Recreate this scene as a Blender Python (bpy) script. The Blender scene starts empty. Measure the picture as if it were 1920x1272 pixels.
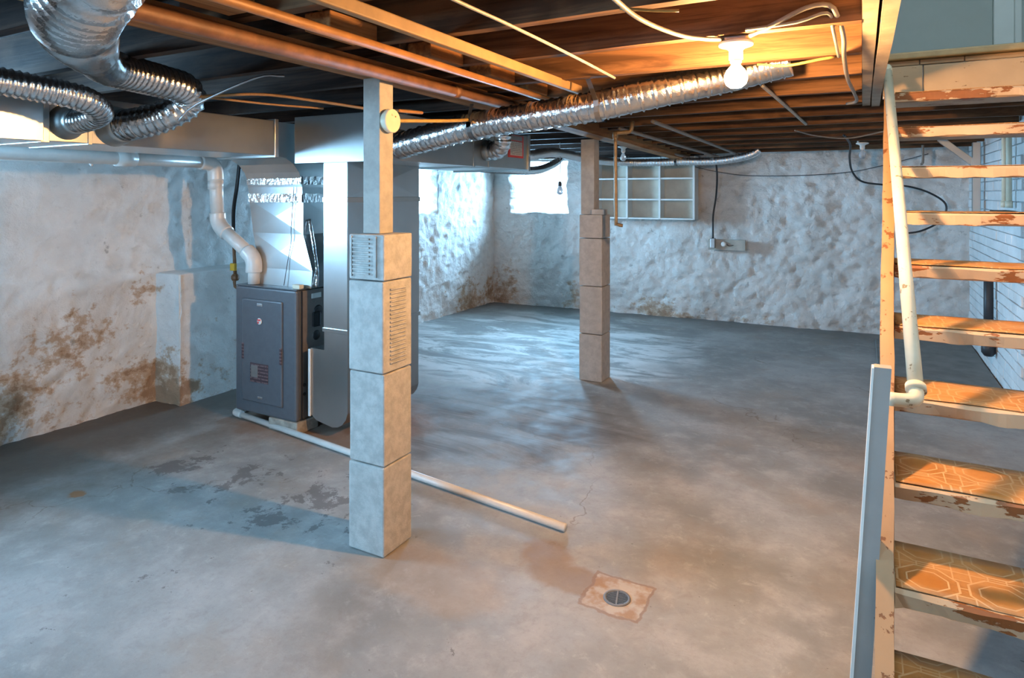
import bpy, bmesh, math, random
from mathutils import Vector, Matrix, noise
R = math.radians
random.seed(7)
scene = bpy.context.scene
COL = scene.collection

# ------------------------------------------------------------------ camera
cam_d = bpy.data.cameras.new('camera')
cam = bpy.data.objects.new('camera', cam_d)
COL.objects.link(cam)
cam.location = (0, 0, 1.576)
cam.rotation_euler = (R(90), 0, R(28.3))
cam_d.sensor_width = 36
cam_d.lens = 1220 / 1920 * 36
cam_d.shift_y = -273 / 1920
cam_d.clip_start = 0.02
scene.camera = cam

# ------------------------------------------------------------------ world, window light, exposure
w = bpy.data.worlds.new('sky')
scene.world = w
w.use_nodes = True
w.node_tree.nodes['Background'].inputs[0].default_value = (0.62, 0.82, 1.0, 1)
w.node_tree.nodes['Background'].inputs[1].default_value = 4.0
vs = scene.view_settings
vs.view_transform = 'Standard'
vs.look = 'None'
vs.exposure = 0.28
vs.gamma = 1
vs.use_curve_mapping = False
scene.cycles.max_bounces = 6
scene.cycles.diffuse_bounces = 3
scene.cycles.glossy_bounces = 3
DAY = (0.34, 0.67, 1.0)

def area(name, loc, size, direction, power, color=DAY):
    d = bpy.data.lights.new(name, 'AREA')
    d.shape = 'RECTANGLE'
    d.size, d.size_y = size
    d.energy = power
    d.color = color
    o = bpy.data.objects.new(name, d)
    COL.objects.link(o)
    o.location = loc
    o.rotation_euler = Vector(direction).to_track_quat('-Z', 'Y').to_euler()
    return o
# daylight standing in three basement windows, plus added fill behind the camera and upstairs
area('daylight_window_and_fill', (-5.32, 6.38, 1.70), (0.95, 0.80), (1, 0, -0.25), 380)
area('daylight_window_and_fill', (-3.99, 8.95, 1.72), (1.0, 0.80), (0.1, -1, -0.25), 340)
area('daylight_window_and_fill', (-5.32, 1.05, 1.75), (1.2, 0.85), (1, 0.12, -0.3), 330)
area('daylight_window_and_fill', (-2.6, -2.62, 1.75), (1.3, 0.8), (0, 1, -0.15), 230)  # fill light shining through the added window behind the camera
area('upstairs_fill', (0.7, 1.2, 4.4), (1.0, 2.0), (0, 0.35, -1), 85, (0.72, 0.9, 1.0))  # cool fill added high in the stairwell, no window modelled there

# ------------------------------------------------------------------ materials
class G:
    """small node-graph helper"""
    def __init__(s, name):
        s.m = bpy.data.materials.new(name)
        s.m.use_nodes = True
        s.t = s.m.node_tree
        s.b = s.t.nodes['Principled BSDF']
        s.out = s.t.nodes['Material Output']
        tc = s.t.nodes.new('ShaderNodeTexCoord')
        s.obj = tc.outputs['Object']
        geo = s.t.nodes.new('ShaderNodeNewGeometry')
        s.pos = geo.outputs['Position']
        s.nor = geo.outputs['Normal']
        s.rnd = None
    def n(s, kind, **kw):
        nd = s.t.nodes.new('ShaderNode' + kind)
        for k, v in kw.items():
            setattr(nd, k, v)
        return nd
    def put(s, sock, v):
        if hasattr(v, 'links'):
            s.t.links.new(v, sock)
        elif isinstance(v, (tuple, list)) and len(v) == 3 and sock.type == 'RGBA':
            sock.default_value = (*v, 1)
        else:
            sock.default_value = v
    def vec(s, v=None, scale=(1, 1, 1), loc=(0, 0, 0), rot=(0, 0, 0)):
        m = s.n('Mapping')
        s.put(m.inputs['Vector'], v or s.pos)
        m.inputs['Scale'].default_value = scale
        m.inputs['Location'].default_value = loc
        m.inputs['Rotation'].default_value = rot
        return m.outputs[0]
    def noise(s, scale=5, detail=4, rough=0.55, v=None, dist=0):
        t = s.n('TexNoise')
        s.put(t.inputs['Vector'], v or s.pos)
        t.inputs['Scale'].default_value = scale
        t.inputs['Detail'].default_value = detail
        t.inputs['Roughness'].default_value = rough
        t.inputs['Distortion'].default_value = dist
        return t.outputs['Fac']
    def voro(s, scale=5, feature='DISTANCE_TO_EDGE', v=None):
        t = s.n('TexVoronoi', feature=feature)
        s.put(t.inputs['Vector'], v or s.pos)
        t.inputs['Scale'].default_value = scale
        return t.outputs['Distance']
    def math(s, op, a, b=0.0, c=0.0):
        t = s.n('Math', operation=op)
        s.put(t.inputs[0], a); s.put(t.inputs[1], b)
        if op in ('MULTIPLY_ADD', 'SMOOTH_MIN'): s.put(t.inputs[2], c)
        return t.outputs[0]
    def step(s, fac, a, b, lo=0.0, hi=1.0):
        t = s.n('MapRange', interpolation_type='SMOOTHSTEP')
        s.put(t.inputs[0], fac)
        t.inputs[1].default_value = a; t.inputs[2].default_value = b
        t.inputs[3].default_value = lo; t.inputs[4].default_value = hi
        return t.outputs[0]
    def mix(s, fac, a, b, mode='MIX'):
        t = s.n('Mix', data_type='RGBA', blend_type=mode)
        s.put(t.inputs[0], fac); s.put(t.inputs[6], a); s.put(t.inputs[7], b)
        return t.outputs[2]
    def xyz(s, v=None):
        t = s.n('SeparateXYZ')
        s.put(t.inputs[0], v or s.pos)
        return t.outputs[0], t.outputs[1], t.outputs[2]
    def comb(s, x, y, z):
        t = s.n('CombineXYZ')
        s.put(t.inputs[0], x); s.put(t.inputs[1], y); s.put(t.inputs[2], z)
        return t.outputs[0]
    def blob(s, cx, cy, rx, ry, wob=0.35, scale=4, edge=(0.7, 1.15)):
        """soft elliptical stain on the floor with a ragged border"""
        x, y, z = s.xyz()
        dx = s.math('DIVIDE', s.math('SUBTRACT', x, cx), rx)
        dy = s.math('DIVIDE', s.math('SUBTRACT', y, cy), ry)
        d = s.math('SQRT', s.math('ADD', s.math('MULTIPLY', dx, dx), s.math('MULTIPLY', dy, dy)))
        nn = s.math('MULTIPLY', s.math('SUBTRACT', s.noise(scale, 5), 0.5), wob * 4)
        return s.step(s.math('ADD', d, nn), edge[0], edge[1], 1, 0)
    def bump(s, h, strength=0.3, dist=0.01):
        t = s.n('Bump')
        t.inputs['Strength'].default_value = strength
        t.inputs['Distance'].default_value = dist
        s.put(t.inputs['Height'], h)
        s.put(s.b.inputs['Normal'], t.outputs[0])
    def done(s, color=None, rough=0.6, metal=0.0, spec=None):
        if color is not None: s.put(s.b.inputs['Base Color'], color)
        s.put(s.b.inputs['Roughness'], rough)
        s.put(s.b.inputs['Metallic'], metal)
        if spec is not None: s.b.inputs['Specular IOR Level'].default_value = spec
        return s.m

def plain(name, col, rough=0.6, metal=0.0, var=0.12, scale=12, bump=0.1, spec=None, coords='pos'):
    g = G(name)
    v = g.obj if coords == 'obj' else g.pos
    f = g.noise(scale, 5, 0.6, v)
    dark = tuple(c * (1 - var * 2) for c in col)
    c = g.mix(g.step(f, 0.3, 0.7), dark, col)
    if bump: g.bump(g.noise(scale * 6, 3, 0.6, v), bump, 0.004)
    return g.done(c, rough, metal, spec)

# --- concrete floor
g = G('worn_concrete_floor')
f1 = g.noise(1.1, 6, 0.6); f2 = g.noise(5, 7, 0.65); f3 = g.noise(38, 4, 0.7)
c = g.mix(g.step(f1, 0.35, 0.68), (0.220, 0.222, 0.212), (0.345, 0.350, 0.338))
c = g.mix(g.step(f2, 0.42, 0.70, 0, 0.55), c, (0.44, 0.43, 0.415))
c = g.mix(g.step(g.noise(2.3, 5, 0.6, g.vec(loc=(7, 3, 0))), 0.52, 0.72, 0, 0.5), c, (0.30, 0.25, 0.20))
c = g.mix(g.step(f3, 0.5, 0.8, 0, 0.35), c, (0.20, 0.185, 0.17))
mot = g.noise(11, 8, 0.75, g.vec(loc=(1, 8, 0)), 0.4)
c = g.mix(g.step(mot, 0.48, 0.72, 0, 0.42), c, (0.22, 0.20, 0.185))
c = g.mix(g.step(mot, 0.30, 0.46, 0.35, 0), c, (0.50, 0.49, 0.47))
speck = g.noise(26, 3, 0.6, g.vec(loc=(4, 2, 0)))
c = g.mix(g.step(speck, 0.72, 0.75, 0, 0.7), c, (0.10, 0.09, 0.08))
# damp, dark concrete along the outer walls
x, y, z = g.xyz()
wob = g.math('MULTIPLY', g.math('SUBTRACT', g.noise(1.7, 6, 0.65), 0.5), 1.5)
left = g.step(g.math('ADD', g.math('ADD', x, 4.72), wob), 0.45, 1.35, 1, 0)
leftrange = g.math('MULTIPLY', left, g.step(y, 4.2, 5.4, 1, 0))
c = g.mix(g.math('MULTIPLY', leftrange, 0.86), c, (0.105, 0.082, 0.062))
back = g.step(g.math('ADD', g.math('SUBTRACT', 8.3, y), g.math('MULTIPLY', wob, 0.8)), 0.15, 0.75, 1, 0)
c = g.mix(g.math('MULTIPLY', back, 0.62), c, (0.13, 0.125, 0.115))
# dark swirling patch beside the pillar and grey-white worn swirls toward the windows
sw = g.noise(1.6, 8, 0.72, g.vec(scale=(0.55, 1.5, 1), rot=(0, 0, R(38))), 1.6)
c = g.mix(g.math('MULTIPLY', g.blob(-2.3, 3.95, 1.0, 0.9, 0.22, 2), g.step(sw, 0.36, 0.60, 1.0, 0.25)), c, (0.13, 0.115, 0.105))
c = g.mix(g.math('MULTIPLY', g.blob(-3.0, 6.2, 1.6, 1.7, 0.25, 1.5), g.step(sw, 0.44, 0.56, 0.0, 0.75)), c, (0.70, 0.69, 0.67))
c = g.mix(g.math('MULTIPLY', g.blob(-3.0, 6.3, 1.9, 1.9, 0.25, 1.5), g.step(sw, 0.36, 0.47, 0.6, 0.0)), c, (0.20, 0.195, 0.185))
# peeled dark sealer flakes
fl = g.noise(4.2, 10, 0.76, g.vec(loc=(2.2, 0.7, 0)), 0.3)
zone = g.math('MAXIMUM', g.blob(-2.75, 2.45, 1.0, 0.42, 0.25, 3), g.math('MULTIPLY', g.blob(-2.2, 1.6, 1.3, 0.6, 0.3, 2), 0.35))
thr = g.math('ADD', fl, g.math('MULTIPLY', zone, 0.13))
c = g.mix(g.step(thr, 0.665, 0.685, 0, 0.72), c, (0.115, 0.105, 0.10))
# rust wash running from the white pipe's end to the drain, ochre drain surround
rust = g.math('MAXIMUM', g.blob(-1.05, 2.455, 0.22, 0.10, 0.22, 8), g.blob(-1.21, 2.56, 0.12, 0.14, 0.25, 7))
c = g.mix(g.math('MULTIPLY', rust, 0.6), c, (0.25, 0.15, 0.07))
def slabpatch(r):
    x, y, z = g.xyz()
    q = g.math('MAXIMUM', g.math('ABSOLUTE', g.math('SUBTRACT', x, -0.845)), g.math('ABSOLUTE', g.math('SUBTRACT', y, 2.435)))
    return g.step(g.math('ADD', q, g.math('MULTIPLY', g.math('SUBTRACT', g.noise(11, 4), 0.5), 0.06)), r, r + 0.006, 1, 0)
pad = slabpatch(0.108)
c = g.mix(g.math('MULTIPLY', pad, 0.65), c, g.mix(g.step(g.noise(13, 4), 0.4, 0.6), (0.36, 0.19, 0.07), (0.50, 0.44, 0.37)))
ring = g.math('MULTIPLY', slabpatch(0.121), g.math('SUBTRACT', 1, pad))
c = g.mix(g.math('MULTIPLY', ring, 0.5), c, (0.22, 0.10, 0.035))
for bx_, by_, r_ in ((-3.62, 1.92, 0.05), (-2.55, 1.0, 0.035), (-1.15, 1.62, 0.02)):
    c = g.mix(g.math('MULTIPLY', g.blob(bx_, by_, r_, r_ * 0.8, 0.35, 22), 0.8), c, (0.33, 0.13, 0.035))
c = g.mix(g.math('MULTIPLY', g.blob(-3.3, 3.5, 0.8, 0.6, 0.2, 4), 0.55), c, (0.25, 0.12, 0.05))
c = g.mix(g.math('MULTIPLY', g.blob(-1.55, 2.2, 0.35, 0.2, 0.3, 4), 0.35), c, (0.36, 0.24, 0.14))
# hairline cracks
wv = g.vec(); 
dn = g.n('TexNoise'); g.put(dn.inputs['Vector'], g.pos); dn.inputs['Scale'].default_value = 3.2; dn.inputs['Detail'].default_value = 6
va = g.n('VectorMath', operation='MULTIPLY_ADD'); g.put(va.inputs[0], dn.outputs['Color']); va.inputs[1].default_value = (0.55, 0.55, 0.0); g.put(va.inputs[2], g.pos)
cr = g.voro(0.62, v=va.outputs[0])
crm = g.math('MULTIPLY', g.step(cr, 0.0008, 0.0032, 1, 0), g.step(g.noise(0.8, 2), 0.50, 0.62))
c = g.mix(g.math('MULTIPLY', crm, 0.5), c, (0.13, 0.095, 0.06))
g.bump(g.math('ADD', g.math('MULTIPLY', f3, 0.35), g.math('ADD', f2, g.math('MULTIPLY', crm, -0.5))), 0.22, 0.012)
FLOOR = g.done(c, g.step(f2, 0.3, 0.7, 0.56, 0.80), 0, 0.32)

# --- whitewashed rubble
def whitewash(name, stain_lo, stain_amt, spots, relief=0.5):
    g = G(name)
    n1 = g.noise(2.2, 6, 0.6); n2 = g.noise(17, 5, 0.65)
    c = g.mix(g.step(n1, 0.35, 0.65), (0.70, 0.69, 0.66), (0.82, 0.81, 0.78))
    c = g.mix(g.step(n2, 0.56, 0.74, 0, 0.3), c, (0.50, 0.47, 0.43))
    x, y, z = g.xyz()
    s1 = g.noise(6.0, 9, 0.72, g.vec(loc=(5, 1, 9), scale=(1, 1, 1.5)))
    s2 = g.noise(11, 6, 0.7, g.vec(loc=(1, 4, 2)))
    hgt = g.step(z, 0.02, stain_lo, 1, 0)
    m = g.math('ADD', g.math('ADD', g.math('MULTIPLY', s1, 0.62), g.math('MULTIPLY', s2, 0.38)), g.math('MULTIPLY', hgt, 0.085))
    for (ax, ay, az, r) in spots:
        d = g.n('VectorMath', operation='DISTANCE'); g.put(d.inputs[0], g.pos); d.inputs[1].default_value = (ax, ay, az)
        m = g.math('ADD', m, g.step(d.outputs['Value'], 0.0, r, 0.15, 0))
    c = g.mix(g.step(m, 0.61, 0.69, 0, stain_amt), c, (0.46, 0.27, 0.12))
    c = g.mix(g.step(m, 0.70, 0.74, 0, stain_amt * 0.8), c, (0.28, 0.14, 0.06))
    pit = g.noise(9, 5, 0.6, g.vec(loc=(3, 3, 3)))
    c = g.mix(g.step(pit, 0.66, 0.72, 0, 0.5), c, (0.27, 0.25, 0.22))
    chip = g.voro(13, 'F1', g.vec(g.pos, scale=(1, 1, 1.3)))
    h_ = g.math('ADD', g.math('MULTIPLY', g.noise(9, 8, 0.7), 1.0), g.math('MULTIPLY', g.noise(45, 4, 0.7), 0.25))
    h_ = g.math('ADD', h_, g.math('MULTIPLY', chip, 0.25))
    g.bump(h_, relief, 0.05)
    return g.done(c, 0.72, 0, 0.3)
WALL_L = whitewash('whitewashed_rubble_stained', 1.1, 0.7, [(-4.7, 3.05, 0.2, 0.42), (-4.7, 2.5, 0.62, 0.4), (-4.7, 2.0, 0.3, 0.5), (-4.7, 2.95, 0.9, 0.25), (-4.7, 7.6, 0.1, 0.5), (-4.7, 6.4, 0.95, 0.3), (-4.7, 8.1, 0.2, 0.3), (-4.5, 3.1, 0.05, 0.3)], 0.5)
WALL_B = whitewash('whitewashed_rubble_clean', 0.3, 0.6, [(-4.5, 8.3, 0.4, 0.4), (-3.5, 8.3, 0.25, 0.35), (-2.3, 8.3, 0.08, 0.5), (-4.6, 8.3, 0.1, 0.5)], 0.8)

def brickpaint(name):
    g = G(name)
    c = g.mix(g.step(g.noise(3, 5), 0.3, 0.7), (0.62, 0.62, 0.61), (0.75, 0.75, 0.74))
    c = g.mix(g.step(g.noise(22, 5, 0.7), 0.64, 0.7, 0, 0.5), c, (0.28, 0.25, 0.23))
    g.bump(g.noise(40, 4), 0.3, 0.006)
    return g.done(c, 0.65)
BRICK = brickpaint('white_painted_brick')
MORTAR = plain('painted_mortar', (0.50, 0.50, 0.50), 0.8)

# --- timber
def timber(name, lo, hi, axis, rough=0.72, scale=1.0):
    g = G(name)
    st = [9.0, 9.0, 9.0]; st[axis] = 0.9
    st = tuple(a * scale for a in st)
    v = g.vec(g.pos, scale=st)
    a = g.noise(1.0, 6, 0.65, v, 0.6)
    st2 = [60.0, 60.0, 60.0]; st2[axis] = 2.0
    b = g.noise(1.0, 4, 0.6, g.vec(g.pos, scale=tuple(st2)))
    c = g.mix(g.step(a, 0.38, 0.62), lo, hi)
    c = g.mix(g.step(b, 0.46, 0.66, 0, 0.6), c, tuple(k * 0.5 for k in lo))
    c = g.mix(g.step(g.noise(2.5, 4), 0.55, 0.75, 0, 0.5), c, tuple(k * 1.35 for k in hi))
    g.bump(g.math('ADD', a, g.math('MULTIPLY', b, 0.5)), 0.35, 0.006)
    return g.done(c, rough, 0, 0.25)
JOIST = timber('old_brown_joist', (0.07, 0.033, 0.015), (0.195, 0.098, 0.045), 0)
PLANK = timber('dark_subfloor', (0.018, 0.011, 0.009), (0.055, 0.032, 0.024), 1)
JOIST_D = timber('shade_darkened_joist', (0.022, 0.014, 0.012), (0.075, 0.045, 0.032), 0)  # left-hand joist copy with the bays' shade put into its colour
BEAM = timber('orange_beam_timber', (0.21, 0.085, 0.025), (0.40, 0.19, 0.07), 1)
POST = plain('painted_grey_post', (0.42, 0.40, 0.36), 0.7, var=0.1, scale=18)
TRIMMER = plain('cream_painted_timber', (0.43, 0.36, 0.27), 0.65, var=0.14, scale=9, bump=0.25)
PATCHW = plain('landing_nosing_tan', (0.36, 0.26, 0.12), 0.5)

def chipped(name, paint, wood, thr=0.60, scale=9, stretch=(1, 1, 1), rough=0.55):
    g = G(name)
    v = g.vec(g.pos, scale=stretch)
    a = g.noise(scale, 7, 0.62, v); b = g.noise(scale * 5, 4, 0.6, v)
    m = g.math('ADD', g.math('MULTIPLY', a, 0.75), g.math('MULTIPLY', b, 0.25))
    pc = g.mix(g.step(g.noise(5, 4), 0.35, 0.7), tuple(k * 0.86 for k in paint), paint)
    c = g.mix(g.step(m, thr, thr + 0.012), pc, g.mix(b, tuple(k * 0.6 for k in wood), wood))
    g.bump(g.step(m, thr, thr + 0.012, 1, 0), 0.5, 0.004)
    return g.done(c, rough, 0, 0.35)
TREAD = chipped('chipped_cream_tread', (0.46, 0.32, 0.195), (0.25, 0.085, 0.022), 0.548, 7, (0.5, 1.2, 1.6))
STRING = chipped('chipped_cream_stringer', (0.34, 0.205, 0.105), (0.19, 0.075, 0.025), 0.565, 15)
HEADER = chipped('peeling_tan_header', (0.38, 0.27, 0.16), (0.17, 0.085, 0.035), 0.60, 8, (0.6, 1, 1.6))
RAIL = chipped('chipped_ivory_pipe', (0.60, 0.565, 0.43), (0.26, 0.20, 0.12), 0.60, 22)
NEWEL = chipped('grey_painted_newel', (0.30, 0.29, 0.275), (0.15, 0.135, 0.125), 0.66, 14, (1, 1, 0.6))

# --- linoleum: octagons, small squares between, pale lines
g = G('orange_octagon_linoleum')
x, y, z = g.xyz(g.obj)
def tri(a, size, off=0.0):
    k = g.math('FRACT', g.math('ADD', g.math('DIVIDE', a, size), off))
    return g.math('ABSOLUTE', g.math('SUBTRACT', k, 0.5))
u = tri(x, 0.17, 0.15); v = tri(y, 0.17, 0.3)
d = g.math('MAXIMUM', g.math('MAXIMUM', u, v), g.math('MULTIPLY', g.math('ADD', u, v), 0.72))
def line(d, at, wd):
    return g.step(g.math('ABSOLUTE', g.math('SUBTRACT', d, at)), wd * 0.5, wd, 1, 0)
l1 = line(d, 0.43, 0.022); l2 = line(d, 0.29, 0.016)
uu = tri(x, 0.0425, 0.1); vv = tri(y, 0.0425, 0.2)
sq = g.math('MULTIPLY', g.step(d, 0.43, 0.44), g.math('MAXIMUM', g.step(uu, 0.44, 0.47), g.step(vv, 0.44, 0.47)))
lines = g.math('MAXIMUM', g.math('MAXIMUM', l1, l2), sq)
wear = g.noise(7, 6, 0.65, g.obj)
c = g.mix(g.step(wear, 0.3, 0.7), (0.31, 0.13, 0.033), (0.43, 0.21, 0.07))
c = g.mix(g.step(d, 0.16, 0.28, 0.55, 0), c, (0.34, 0.13, 0.02))
c = g.mix(g.math('MULTIPLY', lines, g.step(wear, 0.25, 0.6, 0.8, 0.35)), c, (0.60, 0.42, 0.23))
LINO = g.done(c, 0.5, 0, 0.3)

# --- metals, plastics, small stuff
def metal(name, col, rough, bscale=30, bstr=0.06, var=0.08, aniso=False):
    g = G(name)
    f = g.noise(3.0, 5, 0.6, g.vec(g.pos, scale=(1, 1, 1)))
    f2 = g.noise(bscale, 3, 0.6)
    c = g.mix(g.step(f, 0.35, 0.65), tuple(k * (1 - var) for k in col), col)
    if bstr: g.bump(f2, bstr, 0.01)
    return g.done(c, rough, 1.0)
GALV = metal('galvanised_sheet', (0.50, 0.52, 0.52), 0.29, 4, 0)
GALV_D = metal('dull_galvanised_sheet', (0.46, 0.48, 0.47), 0.42, 4, 0)
FLEX = metal('crinkled_aluminium', (0.80, 0.80, 0.80), 0.20, 45, 0.28)
FLEX_W = metal('pale_aluminium_flex', (0.88, 0.88, 0.88), 0.38, 45, 0.2)
FOIL = metal('foil_tape', (0.9, 0.9, 0.9), 0.14, 30, 0.8)
STEEL = metal('grey_strap_steel', (0.5, 0.5, 0.5), 0.4)
RUST = plain('rusty_brown_iron_pipe', (0.25, 0.115, 0.05), 0.55, 0.1, 0.2, 14)
RUSTL = plain('orange_brown_pipe', (0.40, 0.19, 0.06), 0.5, 0.1, 0.15, 10)
TANP = plain('tan_wood_strip', (0.33, 0.20, 0.085), 0.6, 0, 0.14, 9)
BRASSP = plain('dull_ochre_gas_pipe', (0.36, 0.25, 0.13), 0.5, 0.3, 0.2, 16)
FURN = plain('slate_grey_enamel', (0.12, 0.13, 0.145), 0.32, 0.15, 0.05, 30, 0.03)
FURN_S = plain('lamplit_cabinet_side', (0.22, 0.20, 0.185), 0.4, 0.2, 0.08, 20, 0.03)  # lighter, browner sides: the bulb's warm light is in the colour
FURN_D = plain('dark_recess', (0.02, 0.02, 0.022), 0.5, 0, 0.05)
PVC = plain('white_pvc', (0.72, 0.70, 0.66), 0.32, 0, 0.06, 10, 0.02)
CMU = plain('grey_painted_block', (0.50, 0.49, 0.46), 0.85, 0, 0.13, 22, 0.6)
CMU2 = plain('tan_grey_block', (0.46, 0.435, 0.40), 0.85, 0, 0.10, 22, 0.5)
CMU3 = plain('raw_furnace_block', (0.42, 0.38, 0.32), 0.9, 0, 0.2, 18, 0.6)
WHITE = plain('white_shelf_paint', (0.70, 0.71, 0.68), 0.6, 0, 0.06, 6, 0.03)
PITB = plain('black_drain_pit', (0.008, 0.008, 0.008), 0.9, 0, 0.05, 10, 0, 0.1)
SHELFB = plain('aged_cream_panel', (0.58, 0.555, 0.47), 0.7, 0, 0.1, 5, 0.03)
CERAM = plain('white_porcelain', (0.80, 0.80, 0.76), 0.25, 0, 0.02, 6, 0)
IVORY = plain('ivory_plastic', (0.72, 0.66, 0.50), 0.45, 0, 0.04, 20, 0.03)
CABLE_G = plain('grey_cable', (0.25, 0.235, 0.21), 0.55, 0, 0.1, 30, 0)
CABLE_Y = plain('yellow_cable', (0.42, 0.28, 0.08), 0.5, 0, 0.1, 30, 0)
CABLE_O = plain('orange_brown_cable', (0.40, 0.20, 0.07), 0.5, 0, 0.1, 30, 0)
CABLE_W = plain('cream_cable', (0.42, 0.39, 0.32), 0.5, 0, 0.1, 30, 0)
BLACK = plain('black_rubber', (0.025, 0.025, 0.028), 0.5, 0, 0.1, 20, 0)
YELLOW = plain('yellow_valve', (0.75, 0.42, 0.03), 0.45, 0, 0.05, 20, 0)
REDB = plain('red_label_border', (0.72, 0.06, 0.05), 0.5, 0, 0.02, 20, 0)
UPWALL = plain('blue_grey_plaster', (0.44, 0.50, 0.49), 0.8, 0, 0.02, 8, 0.05)
UPTRIM = plain('pale_gloss_trim', (0.66, 0.72, 0.72), 0.4, 0, 0.02, 8, 0)
GRATE = plain('grey_iron_grate', (0.20, 0.205, 0.21), 0.6, 0.2, 0.1, 40, 0.05)
PAD = plain('dark_concrete_slab', (0.22, 0.215, 0.20), 0.75, 0, 0.15, 5, 0.3)
WOODB = plain('weathered_board', (0.46, 0.43, 0.37), 0.7, 0, 0.12, 14, 0.2)
WALL_F = plain('plain_grey_wall', (0.45, 0.44, 0.42), 0.8, 0, 0.05, 3, 0)  # even grey for the wall behind the camera

def lined(name, bg, ink, freq, axis=2, lo=0.35):
    g = G(name)
    x, y, z = g.xyz()
    k = g.math('FRACT', g.math('MULTIPLY', (x, y, z)[axis], freq))
    brk = g.step(g.noise(60, 2), 0.35, 0.5)
    c = g.mix(g.math('MULTIPLY', g.step(k, 0.55, 0.6), brk), bg, ink)
    return g.done(c, 0.5)
LABELW = lined('white_instruction_print', (0.66, 0.60, 0.52), (0.36, 0.30, 0.26), 70)
PLATE = lined('maroon_rating_plate', (0.055, 0.03, 0.035), (0.16, 0.10, 0.10), 45)

def emit(name, col, strength):
    g = G(name)
    g.b.inputs['Emission Color'].default_value = (*col, 1)
    g.b.inputs['Emission Strength'].default_value = strength
    return g.done((1, 1, 1), 0.3)
BULB = emit('lit_bulb_glass', (1.0, 0.52, 0.19), 2100)
g = G('clear_bulb_glass')
g.b.inputs['Transmission Weight'].default_value = 0.7
DEADBULB = g.done((0.85, 0.9, 0.95), 0.15)
g = G('window_glass')
tr = g.n('BsdfTransparent'); gl = g.n('BsdfGlossy'); ms = g.n('MixShader')
gl.inputs['Roughness'].default_value = 0.05
ms.inputs[0].default_value = 0.06
g.t.links.new(tr.outputs[0], ms.inputs[1]); g.t.links.new(gl.outputs[0], ms.inputs[2])
g.t.links.new(ms.outputs[0], g.out.inputs['Surface'])
GLASS = g.m

# ------------------------------------------------------------------ geometry helpers
def link(name, me, m=None, parent=None):
    o = bpy.data.objects.new(name, me)
    COL.objects.link(o)
    if m is not None and me is not None: me.materials.append(m)
    if parent is not None: o.parent = parent
    return o
def obj(name, bm, m=None, parent=None, smooth=False):
    me = bpy.data.meshes.new(name)
    bmesh.ops.recalc_face_normals(bm, faces=bm.faces)
    bm.to_mesh(me); bm.free()
    if smooth:
        for p in me.polygons: p.use_smooth = True
    return link(name, me, m, parent)
def tag(o, label, cat, group=None):
    o['label'] = label; o['category'] = cat
    if group: o['group'] = group
    return o
def thing(name, label, cat, loc=(0, 0, 0), group=None):
    o = bpy.data.objects.new(name, None)
    COL.objects.link(o)
    o.location = loc
    o.empty_display_size = 0.1
    return tag(o, label, cat, group)
def struct(o, label=None):
    o['kind'] = 'structure'
    if label: o['label'] = label
    return o
def box(bm, a, b, bevel=0.0):
    r = bmesh.ops.create_cube(bm, size=1)
    vs_ = r['verts']
    for v in vs_:
        v.co = Vector(((a[i] + b[i]) / 2 + v.co[i] * (b[i] - a[i]) for i in range(3)))
    if bevel > 0:
        es = list({e for v in vs_ for e in v.link_edges})
        bmesh.ops.bevel(bm, geom=es, offset=bevel, segments=2, affect='EDGES', profile=0.5)
    return vs_
def bx(name, a, b, m, parent=None, bevel=0.0, off=(0, 0, 0)):
    bm = bmesh.new()
    lo = [min(a[i], b[i]) - off[i] for i in range(3)]; hi = [max(a[i], b[i]) - off[i] for i in range(3)]
    box(bm, lo, hi, bevel)
    return obj(name, bm, m, parent)
def spline(pts, step=0.01, tension=0.5):
    P = [Vector(p) for p in pts]
    P = [P[0] * 2 - P[1]] + P + [P[-1] * 2 - P[-2]]
    out = []
    for i in range(1, len(P) - 2):
        p0, p1, p2, p3 = P[i - 1:i + 3]
        k = max(2, int((p2 - p1).length / step))
        for j in range(k):
            t = j / k
            out.append(0.5 * ((2 * p1) + (p2 - p0) * t + (2 * p0 - 5 * p1 + 4 * p2 - p3) * t * t + (3 * p1 - p0 - 3 * p2 + p3) * t ** 3))
    out.append(P[-2].copy())
    return out
def sweep(bm, path, rad, seg=12, cap=True, crinkle=0.0):
    n = len(path)
    T = [(path[min(i + 1, n - 1)] - path[max(i - 1, 0)]).normalized() for i in range(n)]
    ref = Vector((0, 0, 1)) if abs(T[0].z) < 0.9 else Vector((1, 0, 0))
    u = T[0].cross(ref).normalized()
    rings = []
    for i in range(n):
        u = (u - T[i] * u.dot(T[i])).normalized()
        v = T[i].cross(u)
        r = rad(i) if callable(rad) else rad
        ring = []
        for k in range(seg):
            a = 2 * math.pi * k / seg
            rr = r
            if crinkle:
                q = path[i] * 14 + Vector((math.cos(a), math.sin(a), 0)) * 1.7
                rr = r * (1 + crinkle * noise.noise(q) + crinkle * 0.7 * noise.noise(q * 3.1))
            ring.append(bm.verts.new(path[i] + (u * math.cos(a) + v * math.sin(a)) * rr))
        rings.append(ring)
    for i in range(n - 1):
        for k in range(seg):
            bm.faces.new((rings[i][k], rings[i][(k + 1) % seg], rings[i + 1][(k + 1) % seg], rings[i + 1][k]))
    if cap:
        bm.faces.new(rings[0][::-1]); bm.faces.new(rings[-1])
def tube(name, pts, r, m, parent=None, seg=12, step=0.03, straight=False):
    bm = bmesh.new()
    path = [Vector(p) for p in pts] if straight else spline(pts, step)
    sweep(bm, path, r, seg)
    o = obj(name, bm, m, parent, smooth=True)
    return o
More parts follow.
